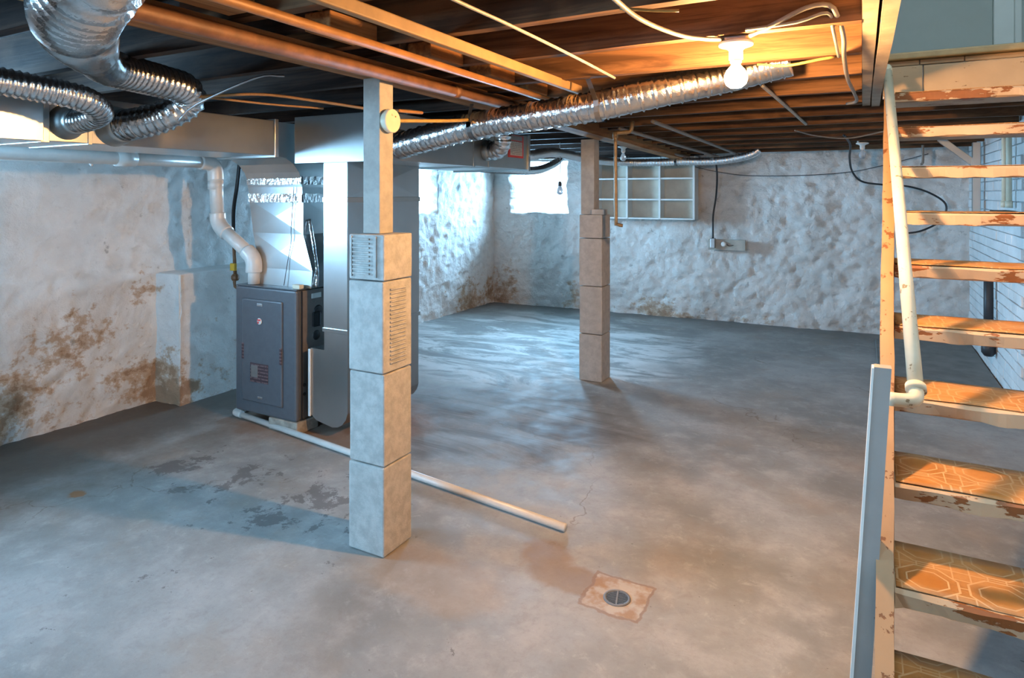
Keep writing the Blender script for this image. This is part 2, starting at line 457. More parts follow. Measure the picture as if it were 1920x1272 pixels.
def flex(name, pts, r, m, parent, pitch=0.028, seg=28, crinkle=0.022, depth=0.10):
    if pitch > 0.04:
        prof = [0.0, 0.16, 0.26, 0.30, 0.26, 0.16, 0.0, 1.0]     # smooth swelling between narrow raised wires
    else:
        prof = [0.0, 0.12, 1.0, 0.12]
    nn = len(prof)
    path = spline(pts, pitch / nn)
    bm = bmesh.new()
    sweep(bm, path, lambda i: r * (1 - depth + depth * prof[i % nn]), seg, True, crinkle)
    return obj(name, bm, m, parent, smooth=True)
def lathe(name, prof, m, parent=None, seg=32, loc=(0, 0, 0), axis=(0, 0, 1), smooth=True):
    bm = bmesh.new()
    q = Vector((0, 0, 1)).rotation_difference(Vector(axis))
    rings = []
    for r, z in prof:
        if r < 1e-5:
            rings.append([bm.verts.new(q @ Vector((0, 0, z)) + Vector(loc))])
        else:
            rings.append([bm.verts.new(q @ Vector((r * math.cos(2 * math.pi * k / seg), r * math.sin(2 * math.pi * k / seg), z)) + Vector(loc)) for k in range(seg)])
    for a, b in zip(rings, rings[1:]):
        if len(a) == 1 and len(b) == 1: continue
        for k in range(seg):
            if len(a) == 1: bm.faces.new((a[0], b[(k + 1) % seg], b[k]))
            elif len(b) == 1: bm.faces.new((a[k], a[(k + 1) % seg], b[0]))
            else: bm.faces.new((a[k], a[(k + 1) % seg], b[(k + 1) % seg], b[k]))
    return obj(name, bm, m, parent, smooth)
def prism(bm, poly, axis, lo, hi):
    """extrude a 2-D polygon along an axis; poly gives the two other coordinates in xyz order"""
    def mk(p, t):
        c = list(p); c.insert(axis, t); return bm.verts.new(c)
    A = [mk(p, lo) for p in poly]; B = [mk(p, hi) for p in poly]
    bm.faces.new(A); bm.faces.new(B[::-1])
    n = len(poly)
    for i in range(n):
        bm.faces.new((A[i], A[(i + 1) % n], B[(i + 1) % n], B[i]))
def place(o, loc=None, rot=None):
    if loc: o.location = loc
    if rot: o.rotation_euler = rot
    return o

# ================================================================== STRUCTURE
LX, RX, BY, FY = -4.72, 1.0, 8.3, -2.0           # inner faces of the basement walls
def zj(y): return 2.16 - 0.02 * (max(y, 2.3) - 2.3)   # underside of the joists, falling toward the back

# floor with the drain's round hole
DR = (-0.841, 2.424)
bm = bmesh.new()
hs, nr = 0.13, 32
gx = [LX - 0.1, DR[0] - hs, DR[0] + hs, RX + 0.1]; gy = [FY - 0.1, DR[1] - hs, DR[1] + hs, BY + 0.2]
for i in range(3):
    for j in range(3):
        if i == 1 and j == 1: continue
        bm.faces.new([bm.verts.new((x_, y_, 0)) for x_, y_ in ((gx[i], gy[j]), (gx[i + 1], gy[j]), (gx[i + 1], gy[j + 1]), (gx[i], gy[j + 1]))])
inner, outer = [], []
for k in range(nr):
    a = 2 * math.pi * k / nr
    cs, sn = math.cos(a), math.sin(a); mx = max(abs(cs), abs(sn))
    inner.append(bm.verts.new((DR[0] + 0.046 * cs, DR[1] + 0.046 * sn, 0)))
    outer.append(bm.verts.new((DR[0] + hs * cs / mx, DR[1] + hs * sn / mx, 0)))
for k in range(nr):
    bm.faces.new((inner[k], outer[k], outer[(k + 1) % nr], inner[(k + 1) % nr]))
floor = struct(obj('floor', bm, FLOOR), 'stained bare concrete basement floor')

def rubble(u, v, seed, amp):
    p = Vector((u + seed, v * 1.25, seed * 0.37))
    d = noise.voronoi(p * 3.6)[0]
    j = min(1.0, (d[1] - d[0]) * 2.4)
    k = noise.fractal(p * 1.7, 0.9, 2.0, 5) * 0.024 - abs(noise.fractal(p * 5.5, 0.7, 2.1, 4)) * 0.030 + 0.01
    return (amp(u) if callable(amp) else amp) * (j * 0.012 - 0.01 + k)
def rough_wall(name, origin, ud, ulen, height, nrm, m, seed, amp=1.0, res=0.026, holes=(), depth=0.5, parent=None):
    o0, ud, nrm = Vector(origin), Vector(ud).normalized(), Vector(nrm).normalized()
    nu, nv = int(ulen / res), int(height / res)
    bm = bmesh.new()
    V = []
    for i in range(nu + 1):
        row = []
        for j in range(nv + 1):
            u, v = ulen * i / nu, height * j / nv
            ju = noise.noise(Vector((u * 9, v * 9, seed))) * res * 0.9
            jv = noise.noise(Vector((u * 9, v * 9, seed + 5))) * res * 0.9
            e = 0 if j in (0, nv) or i in (0, nu) else 1
            row.append(bm.verts.new(o0 + ud * (u + ju * e) + Vector((0, 0, v + jv * e)) + nrm * rubble(u, v, seed, amp)))
        V.append(row)
    inh = lambda u, v: any(a <= u <= b and c_ <= v <= d_ for a, b, c_, d_ in holes)
    for i in range(nu):
        for j in range(nv):
            if inh(ulen * (i + 0.5) / nu, height * (j + 0.5) / nv): continue
            bm.faces.new((V[i][j], V[i + 1][j], V[i + 1][j + 1], V[i][j + 1]))
    if holes:
        be = []
        for e in bm.edges:
            if len(e.link_faces) != 1: continue
            mid = (e.verts[0].co + e.verts[1].co) / 2 - o0
            u, v = mid.dot(ud), mid.z
            if any(a - 0.06 < u < b + 0.06 and c_ - 0.06 < v < d_ + 0.06 for a, b, c_, d_ in holes): be.append(e)
        r = bmesh.ops.extrude_edge_only(bm, edges=be)
        for v in [q for q in r['geom'] if isinstance(q, bmesh.types.BMVert)]:
            v.co += -nrm * (depth + (v.co - o0).dot(nrm))
    bmesh.ops.delete(bm, geom=[v for v in bm.verts if not v.link_faces], context='VERTS')
    return obj(name, bm, m, parent, smooth=True)
WH = 2.42
wl = rough_wall('wall_left', (LX, FY, 0), (0, 1, 0), BY - FY + 0.1, WH, (1, 0, 0), WALL_L, 3.1,
                lambda u: 0.75 + 0.4 * min(1, max(0, (u - 6.0) / 1.5)), holes=[(5.95 - FY, 6.80 - FY, 1.32, 1.98), (0.55 - FY, 1.6 - FY, 1.30, 2.0)])
struct(wl, 'rough white-painted rubble wall with rust-brown stains beside the furnace')
wb = rough_wall('wall_back', (LX - 0.1, 8.19, 0), (5.8, 0.17, 0), 5.95, WH, (0, -1, 0), WALL_B, 11.7, 1.45,
                holes=[(0.36, 1.26, 1.30, 2.02)])
struct(wb, 'rough white-painted rubble wall at the far end under the shelf')
# low masonry shelf standing in front of the left wall beside the furnace
led = rough_wall('wall_ledge', (-4.45, 3.07, 0), (0, 1, 0), 2.0, 0.97, (1, 0, 0), WALL_L, 5.5, 0.35, 0.03)
led2 = rough_wall('ledge_end', (-4.80, 3.07, 0), (1, 0, 0), 0.36, 0.97, (0, -1, 0), WALL_L, 8.5, 0.5, 0.03, parent=led)
bx('ledge_top', (-4.80, 3.078, 0.90), (-4.452, 5.05, 0.978), WALL_L, led, 0.02)
struct(led, 'low whitewashed masonry ledge behind the furnace')
# wall behind the camera with an opening for the added fill light, and the brick wall beyond the stairs
fw = rough_wall('wall_front', (LX - 0.1, FY, 0), (1, 0, 0), 5.9, WH, (0, 1, 0), WALL_F, 1.3, 0.6, 0.05, holes=[(1.6, 2.9, 1.3, 2.0)])
struct(fw, 'plain wall behind the viewer')
wr = struct(bx('wall_right', (RX + 0.012, FY - 0.2, -0.05), (RX + 0.3, BY + 0.4, 2.42), MORTAR), 'white-painted brick wall beyond the staircase')
bme = None
CH, BL = 0.084, 0.222
for row in range(25):
    y0 = 5.70 + (0.5 * BL if row % 2 else 0)
    for k in range(12):
        ya = y0 + k * BL
        if ya > 8.36: continue
        if bme is None:
            b_ = bmesh.new(); box(b_, (-0.016, 0.002, 0.002), (0.02, BL - 0.003, CH - 0.003), 0.006)
            o = obj('brick', b_, BRICK, wr); bme = o.data
        else:
            o = link('brick', bme, None, wr)
        o.location = (RX + 0.012 + random.uniform(-0.003, 0.003), ya, row * CH + 0.004)
        o.rotation_euler = (R(random.uniform(-.5, .5)), 0, R(random.uniform(-.8, .8)))

# ceiling: slab over the subfloor planks, joists, beam, trimmers
ceil_ = struct(bx('ceiling', (LX - 0.3, FY - 0.3, 2.385), (-0.0, BY + 0.5, 2.43), PLANK), 'dark underside of the floor above')
bx('slab_section', (0.0, 5.53, 2.385), (RX + 0.3, BY + 0.5, 2.43), PLANK, ceil_)
k = 0; xx = LX
while xx < 0.98:
    wd = 0.14
    b0 = 5.53 if xx + wd > 0.02 else FY
    bx('plank', (xx + 0.002, b0, 2.36), (min(xx + wd, RX), BY + 0.1, 2.384), PLANK, ceil_)
    xx += wd
def joist(x0, x1, y, th=0.046, m=JOIST, dz=0.0, nm='joist', top=2.36):
    zb = zj(y) + dz
    b_ = bmesh.new(); n_ = 14
    rows = []
    for i in range(n_ + 1):
        x_ = x0 + (x1 - x0) * i / n_
        jz = noise.noise(Vector((x_ * 1.3, y * 7, 2))) * 0.006
        jy = noise.noise(Vector((x_ * 1.1, y * 5, 8))) * 0.007
        rows.append([b_.verts.new((x_, y - th / 2 + jy, zb + jz)), b_.verts.new((x_, y + th / 2 + jy, zb + jz)),
                     b_.verts.new((x_, y + th / 2 + jy, top)), b_.verts.new((x_, y - th / 2 + jy, top))])
    for a_, c_ in zip(rows, rows[1:]):
        for q in range(4): b_.faces.new((a_[q], a_[(q + 1) % 4], c_[(q + 1) % 4], c_[q]))
    b_.faces.new(rows[0]); b_.faces.new(rows[-1][::-1])
    return obj(nm, b_, m, ceil_)
for i in range(-6, 14):
    yr = 2.49 + 0.49 * i + (0.02 if i == 1 else 0)
    if yr < 8.25:
        joist(-2.15, (-0.002 if yr < 4.9 else RX), yr, 0.05, JOIST, 0, 'joist', 2.36 if yr < 4.9 or yr > 5.55 else 2.295)
    yl = 2.19 + 0.49 * i
    if -1.9 < yl < 8.25:
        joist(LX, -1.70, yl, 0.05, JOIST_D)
def ybeam(nm, x0, x1, y0, y1, z0, z1, m, parent, drop=0.0):
    b_ = bmesh.new()
    n_ = 24
    rows = []
    for i in range(n_ + 1):
        y_ = y0 + (y1 - y0) * i / n_
        dz = -drop * (max(y_, 2.3) - 2.3)
        j = noise.noise(Vector((x0 * 9, y_ * 1.7, 4))) * 0.005
        rows.append([b_.verts.new((x0 + j, y_, z0 + dz + j)), b_.verts.new((x1 + j, y_, z0 + dz + j)), b_.verts.new((x1 + j, y_, z1)), b_.verts.new((x0 + j, y_, z1))])
    for a_, c_ in zip(rows, rows[1:]):
        for q in range(4): b_.faces.new((a_[q], a_[(q + 1) % 4], c_[(q + 1) % 4], c_[q]))
    b_.faces.new(rows[0]); b_.faces.new(rows[-1][::-1])
    return obj(nm, b_, m, parent)
ybeam('beam', -1.985, -1.850, FY, 8.25, 2.092, 2.15, BEAM, ceil_, 0.02)['label'] = 'orange-brown timber beam carried on the posts'
ybeam('trimmer', 0.0, 0.045, -1.9, 4.92, 2.158, 2.37, TRIMMER, ceil_)['label'] = 'cream-painted trimmer joist beside the stair opening'
ybeam('trimmer', 0.052, 0.099, -1.9, 4.92, 2.150, 2.42, TRIMMER, ceil_)['label'] = 'inner cream-painted trimmer joist beside the stair opening'
# short blocks of timber nailed between joists beside the beam
for (x_, y_) in ((-1.72, 1.28), (-1.66, 1.79), (-1.62, 2.33), (-1.62, 2.82), (-1.66, 3.30)):
    bx('blocking', (x_ - 0.07, y_ - 0.12, 2.145), (x_ + 0.05, y_ + 0.13, 2.21), BEAM, ceil_, 0.006)

# upstairs: the piece of it seen through the stair opening
ub = struct(bx('wall_upper_back', (-0.05, 5.42, 2.337), (2.2, 5.52, 4.9), UPWALL), 'blue-grey plaster wall upstairs behind the landing')
struct(bx('wall_upper_left', (-0.05, -2.0, 2.431), (0.098, 5.419, 4.9), UPWALL), 'plaster wall beside the stair opening')
struct(bx('wall_upper_right', (RX + 0.02, -2.0, 2.425), (RX + 0.2, 5.41, 4.9), UPWALL), 'plaster wall on the right of the stair opening')
struct(bx('wall_upper_front', (0.1, -2.1, 2.0), (RX + 0.01, -2.0, 4.9), UPWALL), 'plaster wall above the foot of the stairs')
struct(bx('ceiling_upper', (-0.1, -2.1, 4.9), (2.2, 5.6, 5.0), UPWALL), 'upstairs ceiling')
struct(bx('floor_landing', (0.1, 4.18, 2.300), (RX, 5.419, 2.334), PATCHW), 'landing floor')
struct(bx('trim_1', (0.1, 4.09, 2.300), (RX, 4.17, 2.338), PATCHW, None, 0.008), 'tan nosing along the landing edge')
t2 = struct(bx('trim_2', (0.775, 5.375, 2.335), (0.895, 5.42, 4.6), UPTRIM, None, 0.006), 'pale door casing upstairs')
bx('trim_bead', (0.885, 5.35, 2.335), (0.925, 5.42, 4.6), UPTRIM, t2, 0.006)
hd = struct(bx('trim_3', (0.1, 4.145, 2.10), (RX, 4.18, 2.298), MORTAR), 'peeling cream header boards under the landing')
bx('header_board', (0.1, 4.125, 2.112), (0.285, 4.144, 2.268), HEADER, hd, 0.004)
bx('header_board', (0.29, 4.122, 2.112), (RX, 4.144, 2.265), HEADER, hd, 0.004)
for a_, b_ in ((0.1, 0.27), (0.274, 0.47), (0.474, 0.77), (0.775, RX)):
    bx('header_strip', (a_, 4.128, 2.271), (b_, 4.144, 2.297), HEADER, hd, 0.003)

# windows
def window(name, c, wid, hei, ax, label):
    """ax 0: glass plane faces x, ax 1: faces y"""
    def p(u, d, v): return (c[0] + d, c[1] + u, c[2] + v) if ax == 0 else (c[0] + u, c[1] + d, c[2] + v)
    W, H = wid / 2, hei / 2
    fr = bx(name, p(-W, -0.02, -H), p(W, 0.02, -H + 0.035), WHITE)
    bx('window_frame', p(-W, -0.02, H - 0.035), p(W, 0.02, H), WHITE, fr)
    bx('window_frame', p(-W, -0.02, -H + 0.035), p(-W + 0.035, 0.02, H - 0.035), WHITE, fr)
    bx('window_frame', p(W - 0.035, -0.02, -H + 0.035), p(W, 0.02, H - 0.035), WHITE, fr)
    bx('window_pane', p(-W + 0.035, -0.003, -H + 0.035), p(W - 0.035, 0.003, H - 0.035), GLASS, fr)
    return struct(fr, label)
window('window_1', (-5.19, 6.375, 1.65), 0.95, 0.75, 0, 'bright daylit window in the left wall behind the ductwork')
window('window_2', (-4.01, 8.67, 1.66), 1.0, 0.80, 1, 'bright daylit window in the far wall near the corner')
window('window_3', (-5.19, 1.075, 1.65), 1.15, 0.78, 0, 'daylit window in the left wall')
window('fill_window', (-2.57, -2.47, 1.65), 1.4, 0.8, 1, 'unseen window added behind the viewer for fill light')  # added unseen window that lets the fill light in

# ================================================================== PILLARS AND POSTS
def slots(name, face, a0, a1, z0, z1, n_, at, m, parent, depth=0.006):
    b_ = bmesh.new()
    pit = (z1 - z0) / n_
    for i in range(n_):
        za, zb = z0 + i * pit + pit * 0.28, z0 + i * pit + pit * 0.72
        if face == 'x': box(b_, (at - 0.004, a0, za), (at + depth, a1, zb), 0.002)
        else: box(b_, (a0, at - depth, za), (a1, at + 0.004, zb), 0.002)
    o = obj(name, b_, m, parent)
    o['kind'] = 'stuff'
    return o
def pillar(x0, y0, s_, tops, m, label):
    t = thing('block_pillar', label, 'pillar', (x0 + s_ / 2, y0 + s_ / 2, 0), 'concrete block pillars')
    z = 0.0; out = []
    for i, h_ in enumerate(tops):
        b_ = bmesh.new()
        j = [random.uniform(-0.003, 0.003) for _ in range(4)]
        box(b_, (-s_ / 2 + j[0], -s_ / 2 + j[1], z + 0.003), (s_ / 2 + j[2], s_ / 2 + j[3], z + h_ - 0.002), 0.006)
        bl = obj('block', b_, m, t)
        out.append(bl)
        z += h_
    return t, out, z
p1, bl1, pz1 = pillar(-2.012, 2.205, 0.198, (0.390, 0.402, 0.402, 0.204), CMU, 'grey and tan block pillar in the foreground with ribbed upper blocks')
slots('molded_ribs', 'x', -0.055, 0.055, 0.825, 1.165, 19, 0.099, CMU, bl1[2], 0.0035)
slots('molded_ribs', 'y', -0.075, 0.02, 1.215, 1.385, 9, -0.099, CMU, bl1[3], 0.006)
fr_ = bmesh.new()
box(fr_, (0.045, -0.104, 1.21), (0.06, -0.097, 1.39), 0.002)
box(fr_, (-0.085, -0.104, 1.21), (-0.078, -0.097, 1.39), 0.002)
obj('molded_frame', fr_, CMU, bl1[3])
p2, bl2, pz2 = pillar(-2.108, 5.112, 0.205, (0.395, 0.402, 0.402, 0.20), CMU2, 'tan block pillar standing free in the middle distance')
def wpost(x0, y0, s_, z0, z1, label):
    o = tag(bx('wooden_post', (-s_ / 2, -s_ / 2, z0), (s_ / 2, s_ / 2, z1), POST, None, 0.003), label, 'post', 'timber posts on the pillars')
    o.location = (x0, y0, 0)
    return o
wpost(-1.924, 2.300, 0.094, pz1, 2.091, 'square painted timber post on the foreground pillar, holding a round cover')
wpost(-2.050, 5.215, 0.12, pz2, 2.034, 'square tan timber post on the farther pillar')
tag(bx('wood_shim', (-2.0, 5.115, pz2), (-1.885, 5.19, pz2 + 0.045), CMU2, None, 0.004), 'small tan block lying on the farther pillar beside its post', 'shim')
al = thing('smoke_alarm', 'round ivory alarm fixed to the foreground timber post', 'smoke alarm', (-1.877, 2.302, 1.900))
lathe('alarm_base', [(0, 0), (0.046, 0), (0.047, 0.012), (0, 0.012)], IVORY, al, 36, axis=(1, 0, 0), smooth=False)
lathe('alarm_cover', [(0, 0.012), (0.0525, 0.012), (0.0535, 0.016), (0.0535, 0.032), (0.0515, 0.036), (0, 0.037)], IVORY, al, 48, axis=(1, 0, 0), smooth=False)
lathe('alarm_light', [(0, 0.036), (0.004, 0.036), (0.003, 0.039), (0, 0.039)], CABLE_O, al, 10, (0, 0.016, 0.02), axis=(1, 0, 0))
lathe('alarm_button', [(0, 0.036), (0.007, 0.036), (0.006, 0.038), (0, 0.038)], IVORY, al, 14, (0, -0.004, 0.026), axis=(1, 0, 0))

# ================================================================== FURNACE
fu = thing('furnace', 'slate grey gas furnace standing on concrete blocks with a large front panel', 'furnace', (-3.483, 3.42, 0))
def F(x, y, z): return (x + 3.483, y - 3.42, z)
X0, X1, Y0, Y1, Z0, Z1 = -3.822, -3.248, 3.08, 3.78, 0.085, 0.935
bx('cabinet', F(X0, Y0 + 0.02, Z0), F(X1, Y1, Z1), FURN_S, fu, 0.006)
fd = bx('front_panel', F(X0 - 0.004, Y0 - 0.018, Z0 - 0.004), F(X1 + 0.004, Y0 + 0.024, Z1 + 0.004), FURN, fu, 0.014)
dp = bx('door', F(X0 + 0.075, Y0 - 0.030, Z0 + 0.075), F(X1 - 0.115, Y0 - 0.012, Z1 - 0.075), FURN, fu, 0.010)
bx('door_slot', F(-3.595, Y0 - 0.034, 0.815), F(-3.545, Y0 - 0.026, 0.835), STEEL, dp, 0.003)
bx('door_slot', F(-3.59, Y0 - 0.034, 0.192), F(-3.545, Y0 - 0.026, 0.208), STEEL, dp, 0.003)
lathe('badge', [(0, 0), (0.021, 0), (0.022, 0.004), (0.018, 0.006), (0, 0.006)], WHITE, dp, 28, F(-3.57, Y0 - 0.030, 0.715), (0, -1, 0))
bx('badge_stripe', F(-3.585, Y0 - 0.0385, 0.718), F(-3.556, Y0 - 0.035, 0.730), REDB, dp, 0.001)
bx('badge_stripe', F(-3.585, Y0 - 0.0385, 0.700), F(-3.572, Y0 - 0.035, 0.714), REDB, dp, 0.001)
bx('rating_plate', F(-3.66, Y0 - 0.034, 0.30), F(-3.49, Y0 - 0.029, 0.43), PLATE, dp, 0.002)
bx('plate_cover', F(-3.65, Y0 - 0.036, 0.335), F(-3.585, Y0 - 0.033, 0.415), FURN_S, dp, 0.002)
for (x_, z_) in ((-3.737, 0.50), (-3.374, 0.50)):
    bx('latch', F(x_ - 0.010, Y0 - 0.034, z_ - 0.055), F(x_ + 0.010, Y0 - 0.026, z_ + 0.055), PLATE, fu, 0.004)
bx('top_plate', F(X0 - 0.003, Y0 - 0.014, Z1 + 0.005), F(X1 + 0.003, Y1, Z1 + 0.012), FURN, fu, 0.002)
bx('corner_trim', F(X1 + 0.0045, Y0 + 0.024, Z0), F(X1 + 0.010, Y0 + 0.034, Z1), FURN_D, fu)
for z_ in (0.62, 0.78):
    lathe('knockout', [(0, 0), (0.042 if z_ > 0.7 else 0.034, 0), (0.03, 0.004), (0, 0.005)], FURN_D, fu, 24, F(X1, 3.26 if z_ > 0.7 else 3.245, z_), (1, 0, 0))
bx('knockout_plate', F(X1, 3.205, 0.68), F(X1 + 0.006, 3.275, 0.78), FURN_D, fu, 0.012)
bx('sticker', F(X1, 3.20, 0.872), F(X1 + 0.004, 3.285, 0.905), WHITE, fu)
for z_ in (0.31, 0.25):
    lathe('screw_cap', [(0, 0), (0.012, 0), (0.011, 0.006), (0, 0.008)], FURN_D, fu, 16, F(X1, 3.135, z_), (1, 0, 0))
bx('wire_box', F(X0 - 0.03, 3.10, 0.86), F(X0, 3.14, 0.90), BLACK, fu, 0.004)
bx('terminal_cover', F(-3.31, 3.09, Z1 + 0.012), F(-3.245, 3.13, Z1 + 0.040), IVORY, fu, 0.004)
tag(bx('concrete_block', (-3.50, 3.06, 0), (-3.235, 3.25, 0.080), CMU3, None, 0.008), 'raw concrete block under the front right corner of the furnace', 'block', 'blocks under the furnace')
tag(bx('concrete_block', (-3.78, 3.30, 0), (-3.58, 3.50, 0.080), CMU3, None, 0.008), 'raw concrete block under the left side of the furnace, in shadow', 'block', 'blocks under the furnace')
tag(bx('concrete_block', (-3.44, 3.58, 0), (-3.22, 3.78, 0.080), CMU3, None, 0.008), 'raw concrete block under the rear of the furnace, in shadow', 'block', 'blocks under the furnace')

# ================================================================== SUPPLY DUCT
sd = thing('supply_duct', 'shiny sheet-metal supply trunk and tapering plenum above the furnace', 'duct', (-3.6, 2.0, 1.82))
def S(x, y, z): return (x + 3.6, y - 2.0, z - 1.82)
bx('trunk_section', S(-3.90, -1.85, 1.815), S(-3.285, 1.60, 2.050), GALV, sd, 0.003)
bx('trunk_section', S(-3.87, 1.605, 1.82), S(-3.33, 2.965, 2.045), GALV, sd, 0.003)
bx('cleat', S(-3.875, 1.602, 1.812), S(-3.318, 1.640, 2.052), GALV, sd, 0.002)
bx('cleat', S(-3.875, 1.815, 1.815), S(-3.325, 1.835, 2.050), GALV_D, sd, 0.002)
bx('cleat', S(-3.878, 2.955, 1.808), S(-3.318, 2.985, 2.055), GALV, sd, 0.002)
bm = bmesh.new()
arc = [(2.985, 1.82)] + [(2.985 + 0.215 * math.sin(R(a)), 1.82 - 0.20 * (1 - math.cos(R(a)))) for a in (20, 40, 60, 75, 90)]
prof = arc + [(3.72, 1.62), (3.72, 2.04), (2.985, 2.04)]
prism(bm, [(q[0] - 2.0, q[1] - 1.82) for q in prof], 0, -3.865 + 3.6, -3.335 + 3.6)
obj('elbow', bm, GALV, sd)
bm = bmesh.new()
rings = []
for z_, xa, xb, ya, yb in ((1.62, -3.865, -3.335, 3.2, 3.72), (1.53, -3.85, -3.325, 3.2, 3.72), (1.30, -3.80, -3.315, 3.19, 3.70), (1.06, -3.705, -3.20, 3.16, 3.66), (0.948, -3.695, -3.20, 3.15, 3.64)):
    rings.append([bm.verts.new(S(x_, y_, z_)) for x_, y_ in ((xa, ya), (xb, ya), (xb, yb), (xa, yb))])
faces = []
for a_, b_ in zip(rings, rings[1:]):
    for q in range(4): faces.append(bm.faces.new((a_[q], a_[(q + 1) % 4], b_[(q + 1) % 4], b_[q])))
bmesh.ops.recalc_face_normals(bm, faces=bm.faces)
r_ = bmesh.ops.poke(bm, faces=[f_ for f_ in bm.faces if f_.calc_area() > 0.08], offset=0.010)
obj('plenum', bm, GALV, sd)
def band(nm, z_, hh, xa, xb, ya, yb, m, parent, conv):
    b_ = bmesh.new(); n_ = 26
    for face in range(2):
        pts = []
        for i in range(n_ + 1):
            t = i / n_
            for zz in (z_ - hh / 2, z_, z_ + hh / 2):
                j = 0.006 + 0.004 * noise.noise(Vector((t * 19, zz * 60, face * 7)))
                zz2 = zz + 0.004 * noise.noise(Vector((t * 9, zz * 30, 3)))
                pts.append(b_.verts.new(conv(xa + (xb - xa) * t, ya - j, zz2) if face == 0 else conv(xb + j, ya + (yb - ya) * t, zz2)))
        for i in range(n_):
            for q in range(2):
                b_.faces.new((pts[i * 3 + q], pts[(i + 1) * 3 + q], pts[(i + 1) * 3 + q + 1], pts[i * 3 + q + 1]))
    return obj(nm, b_, m, parent)
band('tape_band', 1.665, 0.055, -3.867, -3.331, 3.195, 3.6, FOIL, sd, S)
band('tape_band', 1.545, 0.060, -3.852, -3.327, 3.197, 3.6, FOIL, sd, S)
tube('seam_tape', [S(-3.31, 3.24, 1.40), S(-3.265, 3.23, 1.25), S(-3.20, 3.20, 1.06), S(-3.185, 3.18, 0.955)], 0.013, FOIL, sd, 8, 0.02)
tube('seam_tape', [S(-3.70, 3.155, 1.06), S(-3.692, 3.15, 0.955)], 0.010, FOIL, sd, 8, 0.02)
tube('control_wire', [S(-3.395, 3.185, 1.62), S(-3.41, 3.175, 1.35), S(-3.40, 3.165, 1.25), S(-3.42, 3.15, 1.10), S(-3.43, 3.13, 0.955)], 0.0025, BLACK, sd, 6)

# ================================================================== RETURN DUCT
rd = thing('return_duct', 'dull sheet-metal return trunk and tall drop beside the furnace', 'duct', (-2.95, 3.5, 0))
def Q(x, y, z): return (x + 2.95, y - 3.5, z)
bx('trunk_section', Q(-3.235, 3.06, 1.775), Q(-2.49, 4.05, 2.065), GALV_D, rd, 0.003)
bx('trunk_section', Q(-3.232, 4.055, 1.778), Q(-2.493, 4.92, 2.062), GALV_D, rd, 0.003)
bx('cleat', Q(-3.24, 3.045, 1.77), Q(-2.482, 3.075, 2.07), GALV, rd, 0.002)
bx('cleat', Q(-3.24, 4.03, 1.77), Q(-2.485, 4.05, 2.07), GALV_D, rd, 0.002)
bx('cleat', Q(-3.24, 4.90, 1.765), Q(-2.478, 4.93, 2.07), GALV_D, rd, 0.002)
bx('cleat', Q(-3.24, 4.25, 1.772), Q(-2.487, 4.26, 2.068), GALV_D, rd, 0.001)
bm = bmesh.new()
bx('furnace_connection', Q(-3.247, 3.40, 0.14), Q(-3.18, 3.76, 0.52), GALV_D, rd)
drop = [(-3.06, 0.69), (-3.06, 0.565), (-3.18, 0.565), (-3.18, 0.135), (-3.13, 0.10)]
drop += [(-2.99 + 0.13 * math.sin(R(a)), 0.205 - 0.13 * math.cos(R(a))) for a in (0, 20, 40, 60, 80)] + [(-2.862, 0.30), (-2.862, 0.69)]
prism(bm, [(q[0] + 2.95, q[1]) for q in drop], 1, 3.125 - 3.5, 3.87 - 3.5)
obj('boot', bm, GALV, rd)
bm = bmesh.new()
box(bm, Q(-3.06, 3.12, 0.70), Q(-2.86, 3.875, 1.52))
bmesh.ops.poke(bm, faces=[f_ for f_ in bm.faces if abs(f_.normal.x) > 0.9 and f_.calc_area() > 0.3], offset=0.008)
obj('drop', bm, GALV, rd)
bm = bmesh.new()
box(bm, Q(-3.06, 3.12, 1.55), Q(-2.86, 3.875, 1.774))
bmesh.ops.poke(bm, faces=[f_ for f_ in bm.faces if abs(f_.normal.x) > 0.9], offset=0.008)
obj('drop', bm, GALV, rd)
bx('cleat', Q(-3.066, 3.113, 1.518), Q(-2.853, 3.882, 1.552), GALV_D, rd, 0.002)
bx('cleat', Q(-3.066, 3.113, 0.685), Q(-2.853, 3.882, 0.712), GALV, rd, 0.002)
bx('boot_flange', Q(-3.190, 3.112, 0.12), Q(-3.172, 3.124, 0.56), PVC, rd, 0.003)
lb = bx('warning_label', Q(-2.494, 4.565, 1.868), Q(-2.487, 4.82, 2.05), REDB, rd)
lb['label'] = 'white instruction label with a red border'
bx('label_print', Q(-2.489, 4.59, 1.885), Q(-2.4845, 4.795, 2.0), LABELW, lb)
bx('label_heading', Q(-2.489, 4.59, 2.008), Q(-2.4845, 4.795, 2.045), STEEL, lb)

# ================================================================== FLEXIBLE DUCTS
def collar(x, y, z, r, parent, flare=1.35, axis=(1, 0, 0), ln=0.09):
    return lathe('collar', [(r * flare, 0.0), (r * flare * 0.96, 0.012), (r * 1.12, ln * 0.55), (r * 1.03, ln * 0.7), (r * 1.03, ln), (r * 0.9, ln)], GALV_D, parent, 32, (x, y, z), axis)
def strap(parent, c, r, top, ax=(1, 0, 0)):
    """hanger loop under a duct with a tail up to the joist"""
    a = Vector(ax).normalized(); s_ = a.cross(Vector((0, 0, 1))).normalized()
    pts = []
    for t in range(-100, 101, 20):
        q = R(t)
        pts.append(Vector(c) + s_ * math.sin(q) * r - Vector((0, 0, 1)) * math.cos(q) * r)
    pts += [Vector(top)]
    b_ = bmesh.new()
    L_ = [b_.verts.new(p - a * 0.012) for p in pts]; M_ = [b_.verts.new(p + a * 0.012) for p in pts]
    for i in range(len(pts) - 1): b_.faces.new((L_[i], L_[i + 1], M_[i + 1], M_[i]))
    bmesh.ops.solidify(b_, geom=b_.faces[:], thickness=0.002)
    return obj('hanger_strap', b_, STEEL, parent)

